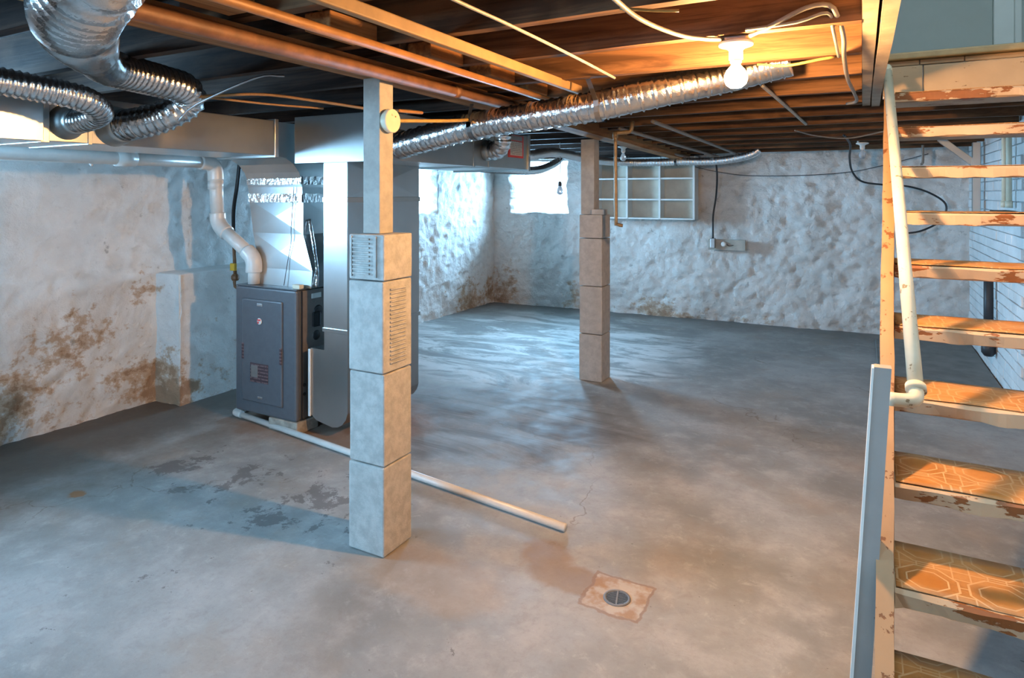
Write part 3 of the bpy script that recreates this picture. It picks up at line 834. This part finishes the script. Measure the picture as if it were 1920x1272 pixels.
fb = thing('flexible_duct', 'large ribbed aluminium duct looping overhead in the top left corner', 'flexible duct', (0, 0, 0), 'flexible ducts')
collar(-3.33, 1.945, 1.915, 0.082, fb, 1.25)
flex('hose', [(-3.26, 1.945, 1.915), (-3.15, 1.96, 1.925), (-3.03, 2.02, 1.96), (-2.955, 2.085, 2.03), (-2.905, 2.03, 2.085), (-2.865, 1.85, 2.10), (-2.751, 1.585, 2.10), (-2.40, 1.33, 2.07), (-1.99, 1.086, 2.005), (-1.40, 0.74, 1.925), (-1.17, 0.64, 1.935), (-1.05, 0.66, 2.03), (-0.97, 0.72, 2.15), (-0.92, 0.75, 2.32)], 0.079, FLEX, fb, 0.032, 32, 0.022, 0.13)
tube('hanger_wire', [(-2.86, 1.97, 1.92), (-2.80, 2.02, 2.0), (-2.55, 2.16, 2.13), (-2.40, 2.19, 2.13)], 0.006, STEEL, fb, 6)

fc = thing('flexible_duct', 'narrow ribbed aluminium duct bending into the trunk at the left edge', 'flexible duct', (0, 0, 0), 'flexible ducts')
collar(-3.33, 1.72, 1.915, 0.06, fc, 1.4)
flex('hose', [(-3.26, 1.72, 1.915), (-3.18, 1.725, 1.92), (-3.06, 1.72, 1.945), (-2.985, 1.63, 1.98), (-2.98, 1.52, 2.0), (-3.0, 1.30, 2.02), (-2.98, 1.0, 2.03), (-2.95, 0.6, 2.05), (-2.95, 0.2, 2.07)], 0.058, FLEX, fc, 0.024, 26)

fa = thing('flexible_duct', 'long ribbed aluminium duct sagging across the ceiling past the lit bulb', 'flexible duct', (0, 0, 0), 'flexible ducts')
collar(-2.49, 3.17, 1.88, 0.075, fa, 1.2, ln=0.05)
flex('hose', [(-2.46, 3.15, 1.872), (-2.39, 3.06, 1.858), (-2.13, 3.05, 1.905), (-1.863, 3.07, 1.952), (-1.514, 3.05, 1.980), (-1.30, 3.035, 1.995), (-1.124, 3.035, 2.015), (-0.826, 3.10, 2.072), (-0.55, 3.22, 2.135), (-0.38, 3.25, 2.175), (-0.29, 3.25, 2.19)], 0.080, FLEX, fa, 0.058, 32, 0.020, 0.105)
strap(fa, (-1.88, 3.068, 1.950), 0.083, (-1.94, 3.15, 2.14), (1, 0, 0.13))
strap(fa, (-1.14, 3.034, 2.012), 0.083, (-1.20, 3.02, 2.148), (1, 0.1, 0.16))

fe = thing('flexible_duct', 'short crumpled flexible elbow on the return trunk beside the red-bordered label', 'flexible duct', (0, 0, 0), 'flexible ducts')
collar(-2.49, 4.22, 1.90, 0.07, fe, 1.15, ln=0.04)
flex('hose', [(-2.46, 4.22, 1.895), (-2.40, 4.21, 1.895), (-2.345, 4.19, 1.93), (-2.33, 4.18, 2.0), (-2.33, 4.18, 2.16)], 0.070, FLEX, fe, 0.030, 26, 0.03, 0.11)

ff = thing('flexible_duct', 'thin pale flexible duct strung along the far ceiling above the shelf', 'flexible duct', (0, 0, 0), 'flexible ducts')
flex('hose', [(-2.52, 4.90, 1.90), (-2.53, 5.05, 1.905), (-2.62, 5.6, 1.965), (-2.72, 6.2, 1.985), (-2.72, 6.8, 1.965), (-2.64, 7.35, 1.955), (-2.45, 7.62, 1.950), (-2.1, 7.65, 1.945), (-1.84, 7.65, 1.950), (-1.5, 7.64, 1.945), (-1.25, 7.62, 1.97), (-1.08, 7.60, 2.01), (-1.0, 7.6, 2.06)], 0.047, FLEX_W, ff, 0.034, 18)
strap(ff, (-1.93, 7.65, 1.948), 0.05, (-1.93, 7.66, 2.045), (1, 0, 0))

fg = thing('flexible_duct', 'thin bluish flexible duct curving up in front of the far window', 'flexible duct', (0, 0, 0), 'flexible ducts')
flex('hose', [(-3.05, 4.90, 1.84), (-3.12, 5.2, 1.82), (-3.25, 5.9, 1.825), (-3.38, 6.6, 1.835), (-3.42, 7.1, 1.87), (-3.42, 7.5, 1.96), (-3.42, 7.7, 2.05)], 0.048, FLEX, fg, 0.030, 18)

# ================================================================== PIPES
vp = thing('vent_pipe', 'white plastic furnace vent pipe with elbows running under the supply trunk', 'pipe', (-3.72, 3.125, 0.95))
def Vp(x, y, z): return (x + 3.72, y - 3.125, z - 0.95)
PR = 0.046
tube('pipe_section', [Vp(-3.715, 3.125, 0.95), Vp(-3.715, 3.125, 1.10)], PR * 0.86, PVC, vp, 20, straight=True)
tube('pipe_elbow', [Vp(-3.715, 3.125, 1.03), Vp(-3.715, 3.125, 1.09), Vp(-3.735, 3.125, 1.135), Vp(-3.785, 3.125, 1.175)], PR * 1.2, PVC, vp, 20, 0.01)
tube('pipe_section', [Vp(-3.76, 3.125, 1.155), Vp(-4.06, 3.125, 1.335)], PR, PVC, vp, 20, straight=True)
tube('pipe_elbow', [Vp(-3.99, 3.125, 1.292), Vp(-4.045, 3.125, 1.325), Vp(-4.085, 3.125, 1.375), Vp(-4.095, 3.125, 1.435)], PR * 1.18, PVC, vp, 20, 0.01)
tube('pipe_section', [Vp(-4.095, 3.125, 1.40), Vp(-4.115, 3.125, 1.76)], PR, PVC, vp, 20, straight=True)
tube('pipe_elbow', [Vp(-4.112, 3.125, 1.67), Vp(-4.115, 3.12, 1.745), Vp(-4.115, 3.09, 1.787), Vp(-4.112, 3.03, 1.797), Vp(-4.11, 2.99, 1.797)], PR * 1.18, PVC, vp, 20, 0.01)
tube('pipe_section', [Vp(-4.11, 3.03, 1.797), Vp(-4.10, 2.45, 1.797), Vp(-4.08, 0.4, 1.80)], PR * 0.9, PVC, vp, 20, straight=True)
tube('coupling', [Vp(-4.102, 2.52, 1.797), Vp(-4.10, 2.40, 1.797)], PR * 1.1, PVC, vp, 20, straight=True)
tube('coupling', [Vp(-4.115, 3.125, 1.605), Vp(-4.114, 3.125, 1.67)], PR * 1.14, PVC, vp, 20, straight=True)
tube('pipe_hanger', [Vp(-4.10, 2.26, 1.745), Vp(-4.155, 2.26, 1.797), Vp(-4.10, 2.26, 1.855), Vp(-4.09, 2.26, 2.1)], 0.008, PVC, vp, 8)

gp = thing('gas_pipe', 'slim dark gas pipe with a yellow valve left of the furnace', 'pipe', (-4.10, 3.30, 0.9))
def Gp(x, y, z): return (x + 4.10, y - 3.30, z - 0.9)
tube('hose', [Gp(-4.075, 3.30, 1.81), Gp(-4.10, 3.30, 1.65), Gp(-4.14, 3.30, 1.45), Gp(-4.14, 3.30, 1.22)], 0.015, BLACK, gp, 12)
tube('pipe_section', [Gp(-4.14, 3.30, 1.24), Gp(-4.125, 3.30, 0.95)], 0.013, RUST, gp, 12, straight=True)
bx('valve', Gp(-4.155, 3.275, 1.0), Gp(-4.105, 3.30, 1.055), YELLOW, gp, 0.004)
lathe('union', [(0, 0), (0.022, 0), (0.030, 0.015), (0.030, 0.035), (0.018, 0.05), (0, 0.05)], RUST, gp, 10, Gp(-4.125, 3.30, 0.925), smooth=False)
tube('pipe_section', [Gp(-4.125, 3.30, 0.95), Gp(-4.125, 3.30, 0.88), Gp(-4.0, 3.30, 0.86), Gp(-3.79, 3.30, 0.86)], 0.012, RUST, gp, 10)

cp = thing('drain_pipe', 'thin white plastic pipe lying across the floor from the furnace', 'pipe', (-3.9, 3.13, 0.024))
def Cp(x, y, z): return (x + 3.9, y - 3.13, z - 0.024)
tube('pipe_section', [Cp(-3.875, 3.125, 0.024), Cp(-1.217, 2.783, 0.020)], 0.019, PVC, cp, 18, straight=True)
tube('pipe_elbow', [Cp(-3.83, 3.118, 0.025), Cp(-3.895, 3.128, 0.025), Cp(-3.915, 3.145, 0.025), Cp(-3.915, 3.20, 0.025)], 0.0245, PVC, cp, 18, 0.008)
tube('pipe_section', [Cp(-3.915, 3.18, 0.024), Cp(-3.90, 3.55, 0.024), Cp(-3.80, 3.62, 0.06), Cp(-3.74, 3.62, 0.10)], 0.018, PVC, cp, 14)

ip = thing('iron_pipe', 'thick rusty iron pipe along the beam with a capped end', 'pipe', (-1.818, 0, 2.108))
tube('pipe_section', [(0, -1.8, 0), (0, 3.38, -0.02)], 0.028, RUST, ip, 18, straight=True)
tube('coupling', [(0, 2.75, -0.013), (0, 2.79, -0.013)], 0.034, RUST, ip, 18, straight=True)
tube('pipe_cap', [(0, 3.36, -0.02), (0, 3.42, -0.02)], 0.036, RUST, ip, 14, straight=True)
ip2 = thing('iron_pipe', 'middle orange-brown pipe under the joists, between the rusty pipe and the tan strip', 'pipe', (-1.555, 0, 2.125))
tube('pipe_section', [(0.02, -1.8, 0), (0, 3.36, -0.022)], 0.017, RUSTL, ip2, 14, straight=True)
tube('coupling', [(0.013, 1.0, -0.001), (0.013, 1.04, -0.001)], 0.021, RUSTL, ip2, 14, straight=True)
tag(bx('wood_strip', (-1.352, -1.8, 2.108), (-1.318, 3.24, 2.152), TANP, None, 0.006), 'pale tan timber strip fixed under the joists, ending above the flexible duct', 'strip')

hp = thing('hanging_pipe', 'thin ochre gas pipe hanging in front of the shelf with a hooked end', 'pipe', (-1.64, 4.69, 1.35))
tube('pipe_section', [(0, 0, 0.66), (0.005, 0, 0.05), (0.012, 0, -0.005), (0.055, 0.01, -0.015)], 0.013, BRASSP, hp, 12, 0.02)
tube('pipe_elbow', [(0, 0, 0.62), (0.0, 0, 0.672), (0.04, 0.01, 0.685), (0.10, 0.03, 0.69), (0.115, 0.035, 0.72), (0.12, 0.04, 0.77)], 0.016, BRASSP, hp, 12, 0.02)
lathe('pipe_tee', [(0, 0), (0.021, 0), (0.021, 0.045), (0, 0.045)], BRASSP, hp, 12, (0, 0, 0.645))
for nm, pts, r_, m_, lab in (
    ('ceiling_pipe', [(-1.30, 4.5, 2.085), (-1.25, 7.95, 2.02)], 0.014, CABLE_G, 'grey conduit running under the far joists toward the shelf, nearer the stairs'),
    ('ceiling_pipe', [(-1.62, 4.72, 2.07), (-1.50, 7.9, 2.01)], 0.014, CABLE_G, 'grey conduit running under the far joists behind the hanging pipe'),
    ('ceiling_pipe', [(-2.02, 5.40, 2.05), (-1.82, 7.8, 2.01)], 0.016, CABLE_G, 'grey conduit under the far joists close to the farther post'),
    ('ceiling_pipe', [(-0.45, 3.52, 2.128), (-0.41, 4.4, 2.112), (-0.37, 5.30, 2.092)], 0.010, CABLE_W, 'pale conduit slanting away under the joists behind the lit bulb')):
    tag(tube(nm, pts, r_, m_, None, 10), lab, 'pipe', 'ceiling conduits')

# ================================================================== LAMPS
def lamp(loc, lit, label, scale=1.0, bs=1.0):
    t = thing('ceiling_lamp', label, 'lamp', loc, 'bare bulb lamps')
    k = scale
    lathe('lamp_base', [(0, 0.0), (0.050 * k, 0.0), (0.056 * k, -0.006 * k), (0.054 * k, -0.014 * k), (0.030 * k, -0.022 * k), (0.022 * k, -0.030 * k), (0.022 * k, -0.060 * k), (0, -0.060 * k)], CERAM, t, 36)
    lathe('socket_ring', [(0.0, -0.060 * k), (0.0185 * k, -0.060 * k), (0.0185 * k, -0.070 * k), (0, -0.070 * k)], CERAM, t, 24)
    lathe('bulb', [(0, -0.070 * k), (0.014 * k, -0.070 * k), (0.015 * k, -0.080 * k), (0.024 * k * bs, -0.095 * k), (0.030 * k * bs, -0.112 * k), (0.031 * k * bs, -0.125 * k), (0.026 * k * bs, -0.142 * k), (0.015 * k * bs, -0.153 * k), (0, -0.156 * k)], BULB if lit else DEADBULB, t, 28)
    return t
L0 = lamp((-0.415, 2.53, 2.142), True, 'lit bare bulb in a white porcelain holder under the joists', 1.12, 1.2)
bx('junction_box', (-0.04, -0.03, 0.001), (0.04, 0.03, 0.018), STEEL, L0, 0.004)
L1 = lamp((0.0, 7.04, 2.062), False, 'unlit clear bulb in a white holder left of the stairs')
tube('pull_switch', [(-0.035, 0, 0.0), (-0.035, 0, 0.035)], 0.01, CERAM, L1, 8, straight=True)
L2 = lamp((-2.17, 6.45, 2.065), False, 'unlit porcelain lamp holder behind the farther post')

hb = thing('hanging_bulb', 'small unlit bulb hanging on a thin cord before the far window', 'lamp', (-2.66, 5.95, 1.62))
tube('cord', [(0, 0, 0.07), (0.003, 0, 0.25), (0, 0, 0.47)], 0.003, CABLE_G, hb, 6)
lathe('socket', [(0, 0.075), (0.012, 0.075), (0.018, 0.06), (0.018, 0.03), (0, 0.03)], BLACK, hb, 16)
lathe('bulb', [(0, 0.03), (0.014, 0.03), (0.026, 0.005), (0.034, -0.02), (0.033, -0.035), (0.022, -0.052), (0, -0.058)], DEADBULB, hb, 24)

# ================================================================== CABLES
def cable(pts, r, m, label, group='ceiling cables', nm='cable'):
    return tag(tube(nm, pts, r, m, None, 8, 0.02), label, 'cable', group)
cable([(-1.06, -0.5, 2.15), (-1.055, 1.42, 2.145), (-1.04, 1.90, 2.14), (-1.045, 2.45, 2.14), (-1.045, 2.98, 2.13)], 0.006, CABLE_W, 'thin pale cable stapled across the joists toward the flexible duct')
cable([(-0.62, 1.2, 2.155), (-0.64, 1.80, 2.148), (-0.62, 2.02, 2.13), (-0.56, 2.25, 2.125), (-0.50, 2.40, 2.135), (-0.46, 2.50, 2.150)], 0.008, CABLE_W, 'cream cable drooping to the lit bulb from the left')
cable([(-0.66, 1.93, 2.148), (-0.56, 2.0, 2.146), (-0.50, 2.02, 2.143)], 0.005, CABLE_Y, 'short stub of yellow cable on a near joist')
cable([(-0.36, 2.49, 2.15), (-0.28, 2.455, 2.17), (-0.17, 2.45, 2.215), (-0.10, 2.45, 2.215), (-0.075, 2.47, 2.18), (-0.06, 2.65, 2.145), (-0.065, 2.97, 2.13), (-0.06, 3.4, 2.11), (-0.04, 3.9, 2.115), (-0.03, 4.25, 2.11), (-0.08, 4.35, 2.11)], 0.009, CABLE_G, 'grey cable running from the lit bulb over a joist to the trimmer')
cable([(-0.37, 2.46, 2.165), (-0.2, 2.453, 2.17), (-0.105, 2.455, 2.19), (-0.09, 2.55, 2.15), (-0.085, 2.97, 2.135)], 0.006, CABLE_G, 'second, thinner grey cable beside the trimmer')
cable([(-0.40, 2.985, 2.135), (-0.28, 2.96, 2.115), (-0.16, 2.97, 2.130), (-0.10, 2.995, 2.14)], 0.006, CABLE_Y, 'ochre cable drooping behind the lit bulb')
cable([(-2.88, 2.02, 2.04), (-2.75, 2.35, 2.09), (-2.62, 2.62, 2.08), (-2.35, 2.78, 2.035), (-2.15, 2.80, 2.02), (-1.99, 2.72, 1.99), (-1.92, 2.44, 1.965)], 0.008, CABLE_O, 'orange-brown cable sagging over the supply trunk to the foreground post')
cable([(-2.92, 2.08, 2.06), (-2.80, 2.45, 2.055), (-2.70, 2.75, 2.06)], 0.006, CABLE_O, 'lower orange-brown cable above the supply trunk')
cable([(-1.85, 2.35, 1.905), (-1.82, 2.72, 1.94), (-1.90, 3.05, 1.985), (-1.86, 3.3, 2.04), (-1.78, 3.42, 2.08)], 0.009, CABLE_Y, 'yellow cable looping from the round alarm up over the flexible duct')
cable([(-1.80, 8.02, 1.90), (-1.55, 8.1, 1.84), (-1.2, 8.2, 1.79), (-0.6, 8.2, 1.785), (-0.1, 8.2, 1.82), (0.3, 8.2, 1.91), (0.62, 8.22, 2.0)], 0.004, BLACK, 'thin black wire drooping across the far wall', 'wall cables')
cable([(-0.14, 6.3, 2.08), (-0.10, 6.8, 2.03), (-0.11, 7.2, 1.92), (-0.09, 7.5, 1.80), (0.0, 7.7, 1.70), (0.22, 7.85, 1.665), (0.42, 7.95, 1.65), (0.62, 8.02, 1.58), (0.76, 8.05, 1.46), (0.72, 8.05, 1.30), (0.55, 8.0, 1.19), (0.38, 8.0, 1.15)], 0.010, BLACK, 'thick black cable hanging in a loop behind the stairs', 'wall cables')
cable([(-0.47, 5.6, 2.075), (-0.33, 5.9, 2.05), (-0.1, 6.0, 2.03), (0.15, 5.95, 2.07)], 0.006, CABLE_G, 'pale cable drooping under the far joists near the stairs')

# ================================================================== FAR WALL THINGS
sh = thing('wall_shelf', 'white nine-hole cubby shelf hung on the far wall', 'shelf', (-2.43, 8.05, 1.262))
def Sh(x, y, z): return (x + 2.43, y - 8.05, z - 1.262)
XS = (-3.06, -2.64, -2.22, -1.80); ZS = (1.262, 1.500, 1.762, 2.02)
for x_ in XS: bx('upright', Sh(x_ - 0.012, 7.985, 1.255), Sh(x_ + 0.012, 8.19, 2.03), WHITE, sh, 0.001)
for z_ in ZS:
    for a_, b_ in zip(XS, XS[1:]): bx('shelf_board', Sh(a_ + 0.012, 7.99, z_ - 0.010), Sh(b_ - 0.012, 8.18, z_ + 0.010), WHITE, sh, 0.001)
bx('back_panel', Sh(-3.07, 8.18, 1.255), Sh(-1.79, 8.19, 2.03), SHELFB, sh)
ob = thing('outlet_board', 'weathered board with an electrical outlet on the far wall', 'outlet', (-1.45, 8.215, 0.95))
def Ob(x, y, z): return (x + 1.45, y - 8.215, z - 0.95)
bx('board', Ob(-1.67, 8.195, 0.885), Ob(-1.235, 8.24, 1.015), WOODB, ob, 0.004)
bx('outlet_box', Ob(-1.635, 8.13, 0.91), Ob(-1.58, 8.195, 1.03), STEEL, ob, 0.006)
lathe('round_socket', [(0, 0), (0.03, 0), (0.032, 0.02), (0.022, 0.035), (0.012, 0.036), (0, 0.03)], CERAM, ob, 24, Ob(-1.485, 8.195, 0.96), (0, -1, 0))
tube('outlet_wire', [Ob(-1.45, 8.19, 0.955), Ob(-1.42, 8.185, 0.94), Ob(-1.37, 8.185, 0.95)], 0.004, BLACK, ob, 6)
cable([(-1.605, 8.15, 1.03), (-1.60, 8.14, 1.3), (-1.565, 8.14, 1.55), (-1.55, 8.12, 1.8), (-1.53, 7.9, 2.03)], 0.011, BLACK, 'black power cord dropping to the outlet board', 'wall cables', 'power_cord')

# ================================================================== FLOOR DRAIN
dr = thing('floor_drain', 'round grey slotted drain grate set in the stained floor', 'drain', (DR[0], DR[1], 0))
lathe('drain_pit', [(0.0462, -0.001), (0.0462, -0.07), (0, -0.07)], PITB, dr, 32)
lathe('grate_rim', [(0.047, 0.0), (0.0535, 0.0), (0.052, 0.003), (0.043, 0.004), (0.042, -0.004), (0.047, -0.004)], GRATE, dr, 40)
ang = R(-8)
for i in range(-4, 5):
    off = i * 0.0082
    hl = math.sqrt(max(0.0, 0.0435 ** 2 - off ** 2))
    o = bx('grate_bar', (-hl, off - 0.0015, 0.0008), (hl, off + 0.0015, 0.0028), GRATE, dr)
    o.rotation_euler = (0, 0, R(28 - 14))
o = bx('grate_spine', (-0.003, -0.0435, -0.004), (0.003, 0.0435, 0.0034), GRATE, dr)
o.rotation_euler = (0, 0, R(28 - 14))

# ================================================================== STAIRCASE
SR = 0.2; RUN = 0.2295; DRIFT = 0.0085; SW = 0.86
def tread_at(k): return (0.078 + (k - 2) * DRIFT, 2.06 + (k - 2) * RUN, 0.495 + (k - 2) * SR)
st = thing('staircase', 'steep open staircase with chipped cream treads and orange patterned covering', 'staircase', (0.1, 1.6, 0))
def T(x, y, z): return (x - 0.1, y - 1.6, z)
def make_tread(k):
    x0, y0, z0 = tread_at(k)
    D, TH = 0.285, 0.046
    b_ = bmesh.new(); n_ = 40
    rows = []
    for i in range(n_ + 1):
        t = i / n_; x_ = x0 + SW * t
        wv = noise.fractal(Vector((x_ * 6, k * 3.7, 1)), 1, 2, 4) * 0.007
        wv2 = noise.fractal(Vector((x_ * 9, k * 5.1, 6)), 1, 2, 4) * 0.007
        nos = 0.008 + 0.006 * noise.noise(Vector((x_ * 8, k * 2.3, 9)))
        rows.append([b_.verts.new(T(x_, y0 + wv + nos * 0.9, z0 - 0.001)), b_.verts.new(T(x_, y0 + wv, z0 - nos)), b_.verts.new(T(x_, y0 + wv2 + 0.003, z0 - TH + wv2 * 1.2)),
                     b_.verts.new(T(x_, y0 + 0.02, z0 - TH - 0.004)), b_.verts.new(T(x_, y0 + D, z0 - TH)), b_.verts.new(T(x_, y0 + D, z0))])
    for a_, c_ in zip(rows, rows[1:]):
        for q in range(6): b_.faces.new((a_[q], a_[(q + 1) % 6], c_[(q + 1) % 6], c_[q]))
    b_.faces.new(rows[0]); b_.faces.new(rows[-1][::-1])
    tr_ = obj('tread', b_, TREAD, st)
    # covering: thin sheet lying on the board, front edge lifted and ragged
    b_ = bmesh.new(); rows = []
    for i in range(n_ + 1):
        t = i / n_; x_ = x0 + 0.004 + (SW - 0.008) * t
        rag = 0.012 + 0.010 * abs(noise.noise(Vector((x_ * 5, k * 7.7, 3))))
        row = []
        for j in range(7):
            s_ = j / 6
            lift = 0.004 + 0.006 * max(0, noise.noise(Vector((x_ * 4, k * 2.9, 5)))) * (1 - s_) ** 3 + 0.002 * noise.noise(Vector((x_ * 7, s_ * 4, k)))
            row.append(b_.verts.new(T(x_, y0 + rag + (D - rag - 0.002) * s_, z0 + lift - 0.001)))
        rows.append(row)
    for a_, c_ in zip(rows, rows[1:]):
        for j in range(6): b_.faces.new((a_[j], a_[j + 1], c_[j + 1], c_[j]))
    bmesh.ops.recalc_face_normals(b_, faces=b_.faces)
    bmesh.ops.solidify(b_, geom=b_.faces[:], thickness=0.002)
    ln_ = obj('linoleum', b_, LINO, tr_, smooth=True)
    return tr_
for k in range(1, 11): make_tread(k)
def sloped(nm, x0, th, m, zoff, dep, k0, k1, parent, plumb=True):
    """sloping board; zoff = height of its top edge above the tread nosing line"""
    b_ = bmesh.new(); n_ = 30; rows = []
    for i in range(n_ + 1):
        k = k0 + (k1 - k0) * i / n_
        x_, y_, z_ = tread_at(k)
        j = 0.003 * noise.noise(Vector((y_ * 9, x0 * 50, 3)))
        xa = x0 + (k - 2) * DRIFT + j
        zt, zb = z_ + zoff + j, z_ + zoff - dep
        zt = max(zt, 0.0); zb = max(zb, 0.0)
        rows.append([b_.verts.new(T(xa, y_, zt)), b_.verts.new(T(xa + th, y_, zt)), b_.verts.new(T(xa + th, y_, zb)), b_.verts.new(T(xa, y_, zb))])
    for a_, c_ in zip(rows, rows[1:]):
        for q in range(4): b_.faces.new((a_[q], a_[(q + 1) % 4], c_[(q + 1) % 4], c_[q]))
    b_.faces.new(rows[0]); b_.faces.new(rows[-1][::-1])
    bmesh.ops.remove_doubles(b_, verts=b_.verts, dist=0.0004)
    return obj(nm, b_, m, parent)
sloped('stringer', 0.033, 0.043, STRING, 0.03, 0.29, -0.55, 10.0, st)['label'] = 'chipped cream stringer board'
sloped('stringer', 0.078 + SW + 0.001, 0.03, STRING, 0.03, 0.29, -0.4, 10.0, st)
# leaning newel board; its lamplit side is put in as a white strip
b_ = bmesh.new()
def nring(xc, yc, z_, w2=0.0215, d2=0.021): return [b_.verts.new(T(xc + sx * w2, yc + sy * d2, z_)) for sx, sy in ((-1, -1), (1, -1), (1, 1), (-1, 1))]
ra = nring(-0.012, 2.085, 0.0); rb = nring(0.051, 2.135, 1.083)
for q in range(4): b_.faces.new((ra[q], ra[(q + 1) % 4], rb[(q + 1) % 4], rb[q]))
b_.faces.new(ra); b_.faces.new(rb)
nw = obj('newel_post', b_, NEWEL, st)
nw['label'] = 'leaning grey newel post'
b_ = bmesh.new()
ra = nring(-0.0385, 2.085, 0.0, 0.0045, 0.023); rb = nring(0.0265, 2.135, 1.08, 0.003, 0.023)
for q in range(4): b_.faces.new((ra[q], ra[(q + 1) % 4], rb[(q + 1) % 4], rb[q]))
b_.faces.new(ra); b_.faces.new(rb)
obj('lit_side_strip', b_, WHITE, nw)
hr = tube('handrail', [T(0.142, 2.30, 0.985), T(0.116, 3.95, 2.225)], 0.0215, RAIL, st, 20, straight=True)
hr['label'] = 'chipped ivory pipe handrail'
tube('rail_fitting', [T(0.142, 2.33, 1.008), T(0.142, 2.285, 0.973), T(0.136, 2.272, 0.962), T(0.115, 2.268, 0.958), T(0.072, 2.26, 0.958)], 0.0205, RAIL, hr, 18, 0.01)
tube('rail_collar', [T(0.142, 2.312, 0.994), T(0.142, 2.296, 0.982)], 0.0285, RAIL, hr, 20, straight=True)
tube('rail_elbow', [T(0.116, 3.93, 2.21), T(0.115, 3.985, 2.24), T(0.112, 4.06, 2.24), T(0.11, 4.12, 2.24)], 0.0235, RAIL, hr, 16, 0.01)

# ================================================================== BEYOND THE STAIRS
tag(bx('concrete_slab', (0.12, 5.75, 0.0), (0.985, 7.95, 0.022), PAD, None, 0.008), 'low dark concrete slab on the floor behind the stairs', 'slab')
sp = thing('steel_post', 'slim grey post with a diagonal brace against the white brick wall', 'post', (0.93, 7.36, 0))
bx('post_shaft', (-0.03, -0.035, 1.27), (0.03, 0.035, 2.05), GALV_D, sp, 0.003)
b_ = bmesh.new()
box(b_, (-0.03, -0.02, -0.21), (0.03, 0.02, 0.21), 0.003)
br = obj('brace', b_, GALV_D, sp); br.location = (-0.13, 0.02, 1.96); br.rotation_euler = (0, R(-48), 0)
for y_, lab in ((6.16, 'pale vertical pipe on the brick wall, the left of two behind the stairs'), (5.98, 'pale vertical pipe on the brick wall, the right of two behind the stairs')):
    t = thing('wall_pipe', lab, 'pipe', (0.955, y_, 1.45), 'pale wall pipes')
    tube('pipe_section', [(0, 0, 0.03), (0, 0, 0.78)], 0.018, IVORY, t, 14, straight=True)
    tube('coupling', [(0, 0, 0.02), (0, 0, 0.07)], 0.024, IVORY, t, 14, straight=True)
mb = thing('meter_box', 'dark weathered box at the foot of the pale wall pipes', 'box', (0.93, 6.05, 1.36))
bx('box_body', (-0.05, -0.12, -0.02), (0.05, 0.2, 0.075), RUST, mb, 0.012)
bx('box_lid', (-0.054, -0.124, 0.076), (0.054, 0.204, 0.088), FURN_D, mb, 0.004)
bp = thing('soot_streak_pipe', 'black pipe added in place of a soot streak on the white brick wall behind the treads', 'pipe', (0.94, 6.76, 0))  # dark soot mark on the bricks, built as an added pipe
tube('pipe_section', [(0, 0, 0.24), (0, 0, 0.98)], 0.035, BLACK, bp, 16, straight=True)
lathe('pipe_hub', [(0, 0), (0.03, 0.0), (0.052, 0.03), (0.052, 0.09), (0.036, 0.11), (0, 0.11)], BLACK, bp, 20, (0, 0, 0.20))
dc = tag(tube('drop_conduit', [(0.52, 7.5, 2.05), (0.52, 7.5, 1.88), (0.50, 7.5, 1.86)], 0.012, CABLE_G, None, 10), 'short grey conduit dropping from the joists behind the stairs', 'pipe', 'ceiling conduits')
